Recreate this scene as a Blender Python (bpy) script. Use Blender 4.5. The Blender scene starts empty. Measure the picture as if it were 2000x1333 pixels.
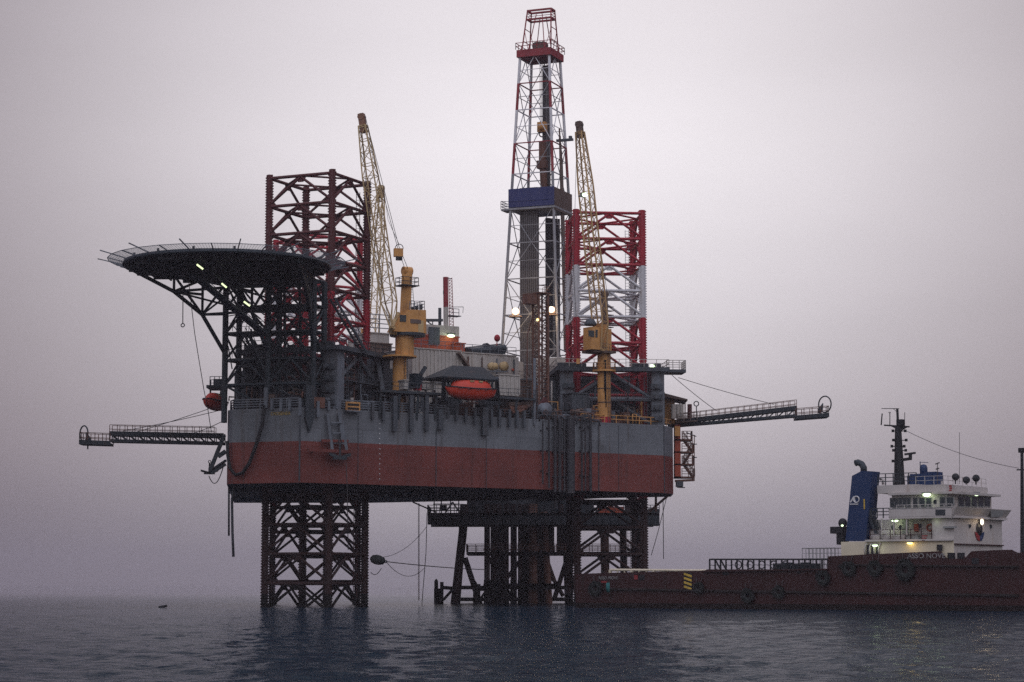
import bpy, math, random
import numpy as np
from mathutils import Vector, Matrix
random.seed(7)
V = Vector
SC = bpy.context.scene
COL = SC.collection
# ------------------------------------------------------------------ camera maths
FPX = 4264.0
TH = math.atan((1142 - 666.5) / FPX)
CZ = 2.74
CT, ST = math.cos(TH), math.sin(TH)
CAM = V((0, 0, CZ))

def ray(px, py):
    u = (px - 1000) / FPX
    v = (666.5 - py) / FPX
    return V((u, CT - v * ST, ST + v * CT))

def P(px, py, Y):
    d = ray(px, py)
    return CAM + d * (Y / d.y)

def PL(px, py, p0, n):
    d = ray(px, py)
    n = V(n)
    return CAM + d * (n.dot(V(p0) - CAM) / n.dot(d))

# ------------------------------------------------------------------ mesh builder
WM = {}

class MB:
    def __init__(self):
        self.v = []; self.f = []; self.m = []; self.s = []

    def add(self, vs, fs, mi=0, sm=False):
        o = len(self.v)
        self.v.extend([tuple(x) for x in vs])
        for f in fs:
            self.f.append([i + o for i in f]); self.m.append(mi); self.s.append(sm)
        return self

    def frame(self, c, ax, ay, az, mi=0):
        c = V(c)
        vs = [c + ax * a + ay * b + az * d for d in (-1, 1) for b in (-1, 1) for a in (-1, 1)]
        return self.add(vs, [(0, 2, 3, 1), (4, 5, 7, 6), (0, 1, 5, 4), (2, 6, 7, 3), (0, 4, 6, 2), (1, 3, 7, 5)], mi)

    def box(self, c, s, rz=0.0, mi=0):
        ca, sa = math.cos(rz), math.sin(rz)
        return self.frame(c, V((ca, sa, 0)) * (s[0] / 2), V((-sa, ca, 0)) * (s[1] / 2), V((0, 0, s[2] / 2)), mi)

    def bar(self, p, q, w, h=None, mi=0, up=None):
        p, q = V(p), V(q)
        h = h or w
        d = q - p
        L = d.length
        if L < 1e-6: return self
        d = d / L
        u = V(up) if up is not None else (V((0, 0, 1)) if abs(d.z) < .95 else V((0, 1, 0)))
        s = d.cross(u).normalized(); u = s.cross(d)
        return self.frame((p + q) / 2, d * (L / 2), s * (w / 2), u * (h / 2), mi)

    def tube(self, p, q, r, r2=None, n=8, mi=0, caps=True):
        p, q = V(p), V(q)
        r2 = r if r2 is None else r2
        d = q - p
        if d.length < 1e-6: return self
        d.normalize()
        u = V((0, 0, 1)) if abs(d.z) < .95 else V((0, 1, 0))
        s = d.cross(u).normalized(); u = s.cross(d)
        vs = []
        for c, rr in ((p, r), (q, r2)):
            for i in range(n):
                a = 2 * math.pi * i / n
                vs.append(c + (s * math.cos(a) + u * math.sin(a)) * rr)
        self.add(vs, [(i, (i + 1) % n, n + (i + 1) % n, n + i) for i in range(n)], mi, n > 5)
        if caps: self.add(vs, [tuple(range(n))[::-1], tuple(range(n, 2 * n))], mi)
        return self

    def path(self, pts, r, n=6, mi=0):
        pts = [V(p) for p in pts]
        vs = []
        N = len(pts)
        for k, p in enumerate(pts):
            d = (pts[min(k + 1, N - 1)] - pts[max(k - 1, 0)]).normalized()
            u = V((0, 0, 1)) if abs(d.z) < .98 else V((0, 1, 0))
            if N > 2 and k: u = pu
            s = d.cross(u)
            if s.length < 1e-4: s = d.cross(V((1, 0, 0)))
            s.normalize(); u = s.cross(d).normalized(); pu = u
            for i in range(n):
                a = 2 * math.pi * i / n
                vs.append(p + (s * math.cos(a) + u * math.sin(a)) * r)
        fs = []
        for k in range(N - 1):
            for i in range(n):
                fs.append((k * n + i, k * n + (i + 1) % n, (k + 1) * n + (i + 1) % n, (k + 1) * n + i))
        fs.append(tuple(range(n))[::-1]); fs.append(tuple(range((N - 1) * n, N * n)))
        return self.add(vs, fs, mi, True)

    def extr(self, pts, vec, mi=0):
        pts = [V(p) for p in pts]; vec = V(vec); n = len(pts)
        vs = pts + [p + vec for p in pts]
        fs = [(i, (i + 1) % n, n + (i + 1) % n, n + i) for i in range(n)] + [tuple(range(n))[::-1], tuple(range(n, 2 * n))]
        return self.add(vs, fs, mi)

    def prism(self, pts, z0, z1, mi=0):
        return self.extr([(p[0], p[1], z0) for p in pts], (0, 0, z1 - z0), mi)

    def lathe(self, prof, c, n=16, mi=0, ax=None, sm=True):
        c = V(c)
        if ax is None: X, Y, Z = V((1, 0, 0)), V((0, 1, 0)), V((0, 0, 1))
        else:
            Z = V(ax).normalized(); X = Z.cross(V((0, 0, 1)) if abs(Z.z) < .9 else V((1, 0, 0))).normalized(); Y = Z.cross(X)
        vs = []
        for r, z in prof:
            for i in range(n):
                a = 2 * math.pi * i / n
                vs.append(c + X * (r * math.cos(a)) + Y * (r * math.sin(a)) + Z * z)
        fs = []
        for k in range(len(prof) - 1):
            for i in range(n):
                fs.append((k * n + i, k * n + (i + 1) % n, (k + 1) * n + (i + 1) % n, (k + 1) * n + i))
        fs.append(tuple(range(n))[::-1]); fs.append(tuple(range((len(prof) - 1) * n, len(prof) * n)))
        return self.add(vs, fs, mi, sm)

    def sphere(self, c, r, n=12, mi=0):
        if not hasattr(r, '__len__'): r = (r, r, r)
        c = V(c); vs = []; m = n // 2
        for k in range(m + 1):
            t = math.pi * (k + .02) / (m + .04)
            for i in range(n):
                a = 2 * math.pi * i / n
                vs.append(c + V((r[0] * math.sin(t) * math.cos(a), r[1] * math.sin(t) * math.sin(a), r[2] * math.cos(t))))
        fs = []
        for k in range(m):
            for i in range(n):
                fs.append((k * n + i, (k + 1) * n + i, (k + 1) * n + (i + 1) % n, k * n + (i + 1) % n))
        return self.add(vs, fs, mi, True)

    def torus(self, c, R, r, ax=(0, 0, 1), n=20, k=8, mi=0, sq=1.0):
        c = V(c); Z = V(ax).normalized()
        X = Z.cross(V((0, 0, 1)) if abs(Z.z) < .9 else V((1, 0, 0))).normalized(); Y = Z.cross(X)
        vs = []
        for i in range(n):
            a = 2 * math.pi * i / n
            d = X * math.cos(a) + Y * math.sin(a)
            for j in range(k):
                b = 2 * math.pi * j / k
                vs.append(c + d * (R + r * math.cos(b)) + Z * (r * sq * math.sin(b)))
        fs = [(i * k + j, ((i + 1) % n) * k + j, ((i + 1) % n) * k + (j + 1) % k, i * k + (j + 1) % k) for i in range(n) for j in range(k)]
        return self.add(vs, fs, mi, True)

    def rail(self, pts, h=1.1, bars=3, step=1.5, r=.035, close=False, mi=0):
        pts = [V(p) for p in pts]
        if close: pts = pts + [pts[0]]
        for a, b in zip(pts, pts[1:]):
            L = (b - a).length
            n = max(1, round(L / step))
            for i in range(n + 1):
                p = a.lerp(b, i / n)
                self.bar(p, p + V((0, 0, h)), r * 2, mi=mi)
            for k in range(bars):
                z = V((0, 0, h * (k + 1) / bars))
                self.bar(a + z, b + z, r * 1.8, mi=mi)
        return self

    def build(self, name, mats, parent=None, local=False, origin=None):
        if not isinstance(mats, (list, tuple)): mats = [mats]
        me = bpy.data.meshes.new(name)
        vs = self.v
        M = None
        if parent is not None and not local: M = WM[parent.name].inverted()
        if M is None and origin is not None: M = Matrix.Translation(-V(origin))
        if M is not None: vs = [M @ V(x) for x in vs]
        me.from_pydata([tuple(x) for x in vs], [], self.f)
        for mt in mats: me.materials.append(mt)
        me.polygons.foreach_set('material_index', self.m)
        me.polygons.foreach_set('use_smooth', self.s)
        me.update()
        o = bpy.data.objects.new(name, me)
        COL.objects.link(o)
        if parent is not None:
            o.parent = parent; WM[o.name] = WM[parent.name]
        else:
            if origin is not None: o.location = origin
            WM[o.name] = Matrix.Translation(V(origin) if origin is not None else V((0, 0, 0)))
        return o

def tag(o, label=None, cat=None, group=None, kind=None):
    if label: o['label'] = label
    if cat: o['category'] = cat
    if group: o['group'] = group
    if kind: o['kind'] = kind
    return o

def thing(name, label, cat, loc=(0, 0, 0), rz=0.0, group=None):
    o = bpy.data.objects.new(name, None); COL.objects.link(o)
    o.empty_display_size = .5
    o.location = loc; o.rotation_euler = (0, 0, rz)
    WM[o.name] = Matrix.Translation(V(loc)) @ Matrix.Rotation(rz, 4, 'Z')
    return tag(o, label, cat, group)

def single(mb, name, mats, label, cat, origin, group=None, kind=None):
    return tag(mb.build(name, mats, origin=origin), label, cat, group, kind)

# ------------------------------------------------------------------ materials
def _mat(name):
    m = bpy.data.materials.new(name); m.use_nodes = True
    nt = m.node_tree; nt.nodes.clear()
    out = nt.nodes.new('ShaderNodeOutputMaterial')
    return m, nt, out

def paint(name, c, rough=.5, var=.25, rust=.0, rustc=(.10, .045, .025), scale=.5, metal=0.0, bump=.0, spec=.28):
    m, nt, out = _mat(name)
    N, L = nt.nodes, nt.links
    b = N.new('ShaderNodeBsdfPrincipled')
    b.inputs['Roughness'].default_value = rough
    b.inputs['Metallic'].default_value = metal; b.inputs['Specular IOR Level'].default_value = spec
    tc = N.new('ShaderNodeTexCoord')
    n1 = N.new('ShaderNodeTexNoise'); n1.inputs['Scale'].default_value = scale; n1.inputs['Detail'].default_value = 8
    n1.inputs['Roughness'].default_value = .65
    L.new(tc.outputs['Object'], n1.inputs['Vector'])
    mr = N.new('ShaderNodeMapRange')
    mr.inputs['From Min'].default_value = .3; mr.inputs['From Max'].default_value = .7
    mr.inputs['To Min'].default_value = 1 - var; mr.inputs['To Max'].default_value = 1 + var
    L.new(n1.outputs['Fac'], mr.inputs['Value'])
    mul = N.new('ShaderNodeMix'); mul.data_type = 'RGBA'; mul.blend_type = 'MULTIPLY'; mul.inputs[0].default_value = 1
    mul.inputs[6].default_value = (*c, 1)
    L.new(mr.outputs[0], mul.inputs[7])
    col = mul.outputs[2]
    if rust > 0:
        mp = N.new('ShaderNodeMapping'); mp.inputs['Scale'].default_value = (1.6, 1.6, .22)
        L.new(tc.outputs['Object'], mp.inputs['Vector'])
        n2 = N.new('ShaderNodeTexNoise'); n2.inputs['Scale'].default_value = .9; n2.inputs['Detail'].default_value = 9
        n2.inputs['Roughness'].default_value = .7
        L.new(mp.outputs[0], n2.inputs['Vector'])
        r2 = N.new('ShaderNodeMapRange')
        r2.inputs['From Min'].default_value = .62 - rust * .35; r2.inputs['From Max'].default_value = .80 - rust * .2
        r2.inputs['To Max'].default_value = .75
        L.new(n2.outputs['Fac'], r2.inputs['Value'])
        mx = N.new('ShaderNodeMix'); mx.data_type = 'RGBA'
        L.new(r2.outputs[0], mx.inputs[0]); L.new(col, mx.inputs[6]); mx.inputs[7].default_value = (*rustc, 1)
        col = mx.outputs[2]
    L.new(col, b.inputs['Base Color'])
    if bump:
        bp = N.new('ShaderNodeBump'); bp.inputs['Strength'].default_value = .4; bp.inputs['Distance'].default_value = bump
        L.new(n1.outputs['Fac'], bp.inputs['Height']); L.new(bp.outputs[0], b.inputs['Normal'])
    L.new(b.outputs[0], out.inputs[0])
    return m

def emit(name, c, s):
    m, nt, out = _mat(name)
    e = nt.nodes.new('ShaderNodeEmission'); e.inputs[0].default_value = (*c, 1); e.inputs[1].default_value = s
    nt.links.new(e.outputs[0], out.inputs[0])
    return m

def glass(name, c):
    m, nt, out = _mat(name)
    b = nt.nodes.new('ShaderNodeBsdfPrincipled')
    b.inputs['Base Color'].default_value = (*c, 1); b.inputs['Roughness'].default_value = .12
    n = nt.nodes.new('ShaderNodeTexNoise'); n.inputs['Scale'].default_value = .8
    t = nt.nodes.new('ShaderNodeTexCoord'); nt.links.new(t.outputs['Object'], n.inputs['Vector'])
    bp = nt.nodes.new('ShaderNodeBump'); bp.inputs['Strength'].default_value = .15; nt.links.new(n.outputs['Fac'], bp.inputs['Height'])
    nt.links.new(bp.outputs[0], b.inputs['Normal'])
    nt.links.new(b.outputs[0], out.inputs[0])
    return m

def plating(name, c, rustc, amt, rough=.55):
    """painted ship plate: panel tone, weld seams, vertical run-off stains"""
    m, nt, out = _mat(name)
    N, L = nt.nodes, nt.links
    b = N.new('ShaderNodeBsdfPrincipled'); b.inputs['Roughness'].default_value = rough; b.inputs['Specular IOR Level'].default_value = .3
    tc = N.new('ShaderNodeTexCoord')
    def noise(sc, scale, det=8, r=.65):
        mp = N.new('ShaderNodeMapping'); mp.inputs['Scale'].default_value = sc
        L.new(tc.outputs['Object'], mp.inputs['Vector'])
        n = N.new('ShaderNodeTexNoise'); n.inputs['Scale'].default_value = scale; n.inputs['Detail'].default_value = det
        n.inputs['Roughness'].default_value = r
        L.new(mp.outputs[0], n.inputs['Vector']); return n.outputs['Fac']
    def rng(x, a, bb, c0, d):
        r = N.new('ShaderNodeMapRange'); r.inputs[1].default_value = a; r.inputs[2].default_value = bb
        r.inputs[3].default_value = c0; r.inputs[4].default_value = d
        L.new(x, r.inputs[0]); return r.outputs[0]
    def mix(f, a, bb, mode='MIX'):
        x = N.new('ShaderNodeMix'); x.data_type = 'RGBA'; x.blend_type = mode
        for s, i in ((f, 0), (a, 6), (bb, 7)):
            if isinstance(s, (int, float)): x.inputs[i].default_value = s
            elif isinstance(s, tuple): x.inputs[i].default_value = (*s, 1)
            else: L.new(s, x.inputs[i])
        return x.outputs[2]
    big = rng(noise((1, 1, 1), .22), .3, .7, .78, 1.2)
    fine = rng(noise((1, 1, 1), 2.2), .3, .7, .9, 1.1)
    col = mix(1.0, c, big, 'MULTIPLY'); col = mix(1.0, col, fine, 'MULTIPLY')
    sx = N.new('ShaderNodeSeparateXYZ'); cx = N.new('ShaderNodeCombineXYZ'); L.new(tc.outputs['Object'], sx.inputs[0])
    L.new(sx.outputs['X'], cx.inputs[0]); L.new(sx.outputs['Z'], cx.inputs[1])
    br = N.new('ShaderNodeTexBrick'); br.inputs['Scale'].default_value = 1; br.inputs['Brick Width'].default_value = 4.6; br.inputs['Row Height'].default_value = 2.15
    br.inputs['Mortar Size'].default_value = .035; br.inputs['Mortar Smooth'].default_value = .3
    br.inputs['Color1'].default_value = (.90, .90, .90, 1); br.inputs['Color2'].default_value = (1.08, 1.08, 1.08, 1); br.inputs['Mortar'].default_value = (.72, .72, .72, 1)
    L.new(cx.outputs[0], br.inputs['Vector']); col = mix(1.0, col, br.outputs['Color'], 'MULTIPLY')
    scuff = rng(noise((.35, .35, 1.6), 1.1, 10, .75), .60, .70, 0, amt * .7)
    col = mix(scuff, col, (c[0] * .45 + rustc[0] * .3, c[1] * .45 + rustc[1] * .3, c[2] * .45 + rustc[2] * .3))
    runs = rng(noise((.9, .9, .05), 1.6), .54, .72, 0, amt)
    col = mix(runs, col, rustc)
    patch = rng(noise((.7, .7, .5), .45, 10, .72), .58, .72, 0, amt * .8)
    col = mix(patch, col, (rustc[0] * .6, rustc[1] * .6, rustc[2] * .7))
    L.new(col, b.inputs['Base Color'])
    bp = N.new('ShaderNodeBump'); bp.inputs['Strength'].default_value = .35; bp.inputs['Distance'].default_value = .05
    L.new(noise((1, 1, .6), .55, 3), bp.inputs['Height']); L.new(bp.outputs[0], b.inputs['Normal'])
    L.new(b.outputs[0], out.inputs[0])
    return m

M = {}
M['boomtan'] = paint('tan_boom_paint', (.40, .25, .11), .6, .25, .3, (.14, .07, .04))
M['faint'] = paint('faded_lettering', (.26, .25, .24), .6, .3, .4, (.07, .02, .018))
M['hull_grey'] = plating('hull_grey', (.135, .143, .153), (.075, .06, .05), .85)
M['hull_red'] = plating('hull_red', (.15, .034, .025), (.055, .022, .018), .8)
M['hull_bottom'] = plating('hull_bottom', (.05, .058, .07), (.03, .025, .02), .5)  # shade under the hull painted in: dark grey in place of red plate
M['deck'] = paint('deck_green', (.06, .08, .07), .8, .3, .4)
M['steel'] = paint('dark_steel', (.028, .036, .042), .55, .3, .25, (.05, .028, .018))
M['steel_teal'] = paint('dark_teal_steel', (.02, .03, .036), .5, .3, .2, (.035, .022, .016))
M['grey'] = paint('grey_steel', (.13, .143, .16), .55, .25, .3, (.07, .045, .035))
M['dgrey'] = paint('weathered_grey_steel', (.055, .062, .07), .6, .3, .3, (.05, .035, .025))
M['maroon'] = paint('faded_maroon_paint', (.075, .017, .016), .6, .3, .35, (.05, .022, .018))
M['red'] = paint('signal_red_paint', (.30, .018, .028), .5, .25, .15, (.12, .03, .025))
M['white'] = paint('leg_white_paint', (.52, .50, .50), .5, .12, .2, (.3, .22, .17))
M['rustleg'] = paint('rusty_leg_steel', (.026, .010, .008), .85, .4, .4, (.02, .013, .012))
M['tidal'] = paint('wet_tidal_steel', (.010, .009, .008), .95, .4, .3, (.006, .009, .007), spec=.05)
M['yellow'] = paint('crane_yellow_paint', (.50, .245, .075), .55, .25, .28, (.16, .07, .025))
M['cream'] = paint('boom_cream_paint', (.44, .31, .15), .55, .2, .3, (.13, .07, .04))
M['rustboom'] = paint('rusty_boom_paint', (.20, .10, .06), .65, .3, .35, (.08, .04, .03))
M['housewhite'] = paint('deckhouse_white_paint', (.40, .365, .325), .6, .16, .35, (.25, .18, .13))
M['orange'] = paint('orange_red_paint', (.34, .065, .03), .55, .2, .2, (.2, .05, .03))
M['lifeboat'] = paint('lifeboat_orange_paint', (.50, .048, .022), .45, .12, .08, (.3, .05, .03))
M['roofblue'] = paint('slate_blue_roof', (.007, .013, .018), .7, .25, .15)
M['tarp'] = paint('blue_windwall', (.03, .036, .115), .6, .18, .1, (.03, .03, .08))
M['brown'] = paint('brown_rusty_cladding', (.11, .075, .06), .7, .3, .4, (.07, .04, .03))
M['pipe'] = paint('drill_pipe_steel', (.11, .10, .10), .5, .25, .3, (.06, .04, .035))
M['dpipe'] = paint('black_pipe', (.03, .03, .034), .5, .3, .2)
M['rust'] = paint('rust_brown_steel', (.13, .06, .04), .8, .35, .4, (.06, .03, .025))
M['dred'] = paint('derrick_red_paint', (.24, .03, .035), .55, .25, .2)
M['dwhite'] = paint('derrick_galvanised', (.60, .58, .58), .5, .15, .15, (.2, .15, .12))
M['dpale'] = paint('derrick_grey', (.24, .235, .24), .5, .2, .25, (.12, .08, .07))
M['rope'] = paint('wire_rope', (.045, .04, .04), .7, .2)
M['hose'] = paint('black_rubber_hose', (.012, .012, .013), .6, .3)
M['rubber'] = paint('tyre_rubber', (.012, .014, .013), .85, .4, .2, (.02, .025, .015))
M['shipred'] = plating('ship_red_paint', (.030, .0058, .005), (.018, .008, .006), .9)
M['shipboot'] = paint('ship_wet_bottom', (.018, .012, .011), .5, .4, .3, (.012, .014, .011))
M['shipwhite'] = paint('ship_white_paint', (.44, .40, .37), .5, .1, .2, (.32, .22, .15))
M['shipcream'] = paint('ship_cream_paint', (.60, .52, .38), .5, .1, .12, (.3, .2, .12))
M['shipgrey'] = paint('ship_grey_paint', (.22, .22, .21), .6, .15, .1)
M['navy'] = paint('funnel_navy_paint', (.009, .028, .085), .45, .12, .08, (.01, .02, .05))
M['black'] = paint('matt_black_paint', (.012, .012, .014), .6, .2)
M['hazy'] = paint('hazard_yellow', (.5, .33, .05), .6, .2, .25)
M['lettering'] = paint('white_lettering', (.6, .58, .56), .6, .15, .1, (.3, .2, .18))
M['letteryellow'] = paint('worn_yellow_lettering', (.40, .27, .06), .6, .35, .2, (.2, .12, .08))
M['teal'] = paint('teal_rope', (.02, .12, .12), .8, .2)
M['logored'] = paint('emblem_red', (.22, .02, .02), .6, .1)
M['glass'] = glass('window_glass', (.012, .02, .025))
M['lamp_warm'] = emit('flood_lamp_warm', (1, .80, .55), 14)
M['lamp_green'] = emit('fluorescent_lamp', (.78, 1, .62), 7)
M['lamp_yellow'] = emit('sodium_lamp', (1, .75, .25), 6)
M['lamp_amber'] = emit('amber_lamp', (1, .62, .3), 5)
M['tube_light'] = emit('fluorescent_tube', (.85, 1, .55), 1.5)
# ------------------------------------------------------------------ camera, render, sky
cam = bpy.data.cameras.new('camera')
cam.sensor_width = 36; cam.lens = 36 * FPX / 2000; cam.clip_end = 30000; cam.clip_start = .5
co = bpy.data.objects.new('camera', cam); COL.objects.link(co)
co.location = CAM; co.rotation_euler = (math.pi / 2 + TH, 0, 0)
SC.camera = co
SC.view_settings.view_transform = 'Standard'; SC.view_settings.look = 'None'
SC.view_settings.gamma = 1; SC.view_settings.use_curve_mapping = False
EXPOSURE = 0.0
SC.view_settings.exposure = EXPOSURE
SC.cycles.max_bounces = 6; SC.cycles.diffuse_bounces = 3; SC.cycles.glossy_bounces = 3
SC.cycles.transparent_max_bounces = 12; SC.cycles.volume_bounces = 1
SC.cycles.use_denoising = False
SC.cycles.sample_clamp_indirect = .5; SC.cycles.sample_clamp_direct = 2.5
SUN_EL, SUN_AZ = 38, 4          # degrees; azimuth from +Y towards +X: behind the rig, hidden by the overcast
w = bpy.data.worlds.new('World'); SC.world = w; w.use_nodes = True
nt = w.node_tree; N, Lk = nt.nodes, nt.links; N.clear()
wo = N.new('ShaderNodeOutputWorld'); bg = N.new('ShaderNodeBackground')
sky = N.new('ShaderNodeTexSky'); sky.sky_type = 'NISHITA'; sky.sun_disc = False
sky.sun_elevation = math.radians(SUN_EL); sky.sun_rotation = math.radians(SUN_AZ)
sky.dust_density = 6; sky.air_density = 1.2; sky.altitude = 0
# overcast layer: pale cloud whose luminance rises from the sea horizon and is brightest round the hidden sun
tc = N.new('ShaderNodeTexCoord'); sp = N.new('ShaderNodeSeparateXYZ')
Lk.new(tc.outputs['Generated'], sp.inputs[0])
ramp = N.new('ShaderNodeValToRGB')
E = ramp.color_ramp
E.elements[0].position = 0.0; E.elements[0].color = (.19, .19, .196, 1)
E.elements[1].position = 1.0; E.elements[1].color = (.80, .88, 1.0, 1)
for p, c in ((.06, (.246, .243, .247, 1)), (.12, (.266, .265, .268, 1)), (.20, (.30, .30, .30, 1)), (.27, (.275, .275, .278, 1)), (.38, (.33, .335, .35, 1)), (.62, (.66, .72, .80, 1))):
    e = E.elements.new(p); e.color = c
Lk.new(sp.outputs['Z'], ramp.inputs[0])
cl = N.new('ShaderNodeTexNoise'); cl.inputs['Scale'].default_value = 4.0; cl.inputs['Detail'].default_value = 7
cm = N.new('ShaderNodeMapping'); cm.inputs['Scale'].default_value = (1, 1, 3.6)
Lk.new(tc.outputs['Generated'], cm.inputs[0]); Lk.new(cm.outputs[0], cl.inputs['Vector'])
cr = N.new('ShaderNodeMapRange'); cr.inputs[1].default_value = .3; cr.inputs[2].default_value = .7
cr.inputs[3].default_value = .955; cr.inputs[4].default_value = 1.045
Lk.new(cl.outputs['Fac'], cr.inputs[0])
# glow of the veiled sun
dot = N.new('ShaderNodeVectorMath'); dot.operation = 'DOT_PRODUCT'
gel, gaz = math.radians(11.3), math.radians(1.2)
dot.inputs[1].default_value = (math.cos(gel) * math.sin(gaz), math.cos(gel) * math.cos(gaz), math.sin(gel))
Lk.new(tc.outputs['Generated'], dot.inputs[0])
def vmath(op, a_, b_):
    n_ = N.new('ShaderNodeMath'); n_.operation = op
    for k_, x_ in ((0, a_), (1, b_)):
        if isinstance(x_, (int, float)): n_.inputs[k_].default_value = x_
        elif x_ is not None: Lk.new(x_, n_.inputs[k_])
    return n_.outputs[0]
GSIG = math.radians(14.5)
g_ = vmath('EXPONENT', vmath('MULTIPLY', vmath('SUBTRACT', dot.outputs['Value'], 1.0), 2 / GSIG ** 2), None)
tint = N.new('ShaderNodeMix'); tint.data_type = 'RGBA'
Lk.new(g_, tint.inputs[0]); tint.inputs[6].default_value = (.116, .076, .118, 1); tint.inputs[7].default_value = (1.0, .962, 1.03, 1)
mu = N.new('ShaderNodeMix'); mu.data_type = 'RGBA'; mu.blend_type = 'MULTIPLY'; mu.inputs[0].default_value = 1
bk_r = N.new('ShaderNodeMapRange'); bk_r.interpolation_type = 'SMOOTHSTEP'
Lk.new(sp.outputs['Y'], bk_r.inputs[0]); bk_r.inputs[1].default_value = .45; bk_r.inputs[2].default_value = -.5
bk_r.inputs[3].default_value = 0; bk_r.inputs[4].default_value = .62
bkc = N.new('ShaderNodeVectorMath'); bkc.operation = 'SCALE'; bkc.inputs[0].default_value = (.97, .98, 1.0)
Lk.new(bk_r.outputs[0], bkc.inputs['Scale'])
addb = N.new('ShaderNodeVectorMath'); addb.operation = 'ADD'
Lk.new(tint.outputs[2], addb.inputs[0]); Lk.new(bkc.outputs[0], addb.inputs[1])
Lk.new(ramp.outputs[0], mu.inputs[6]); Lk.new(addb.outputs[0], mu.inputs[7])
m2 = N.new('ShaderNodeVectorMath'); m2.operation = 'SCALE'
Lk.new(mu.outputs[2], m2.inputs[0]); Lk.new(vmath('MULTIPLY', cr.outputs[0], 30.0), m2.inputs['Scale'])
mx = N.new('ShaderNodeMix'); mx.data_type = 'RGBA'; mx.inputs[0].default_value = .95
Lk.new(sky.outputs[0], mx.inputs[6]); Lk.new(m2.outputs[0], mx.inputs[7])
Lk.new(mx.outputs[2], bg.inputs[0]); bg.inputs[1].default_value = .1
Lk.new(bg.outputs[0], wo.inputs[0])

sun = bpy.data.lights.new('sun', 'SUN'); sun.energy = .5; sun.angle = math.radians(25); sun.color = (1, .95, .9)
so = bpy.data.objects.new('sun', sun); COL.objects.link(so)
az, el = math.radians(SUN_AZ), math.radians(SUN_EL)
sd = V((math.sin(az) * math.cos(el), math.cos(az) * math.cos(el), math.sin(el)))
so.rotation_euler = sd.to_track_quat('Z', 'Y').to_euler(); so.location = (0, 0, 120)

# ------------------------------------------------------------------ haze
hz = MB(); hz.box((0, 0, 45), (13000, 13000, 98))
HZ_DENS = .00019
m, nt2, out = _mat('sea_haze')
pv = nt2.nodes.new('ShaderNodeVolumePrincipled')
pv.inputs['Color'].default_value = (.66, .62, .66, 1); pv.inputs['Density'].default_value = HZ_DENS; pv.inputs['Anisotropy'].default_value = .25
nt2.links.new(pv.outputs[0], out.inputs['Volume'])
ho = hz.build('haze', m); ho['kind'] = 'stuff'; ho['label'] = 'pale sea haze hanging over the water'; ho['category'] = 'haze'

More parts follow.
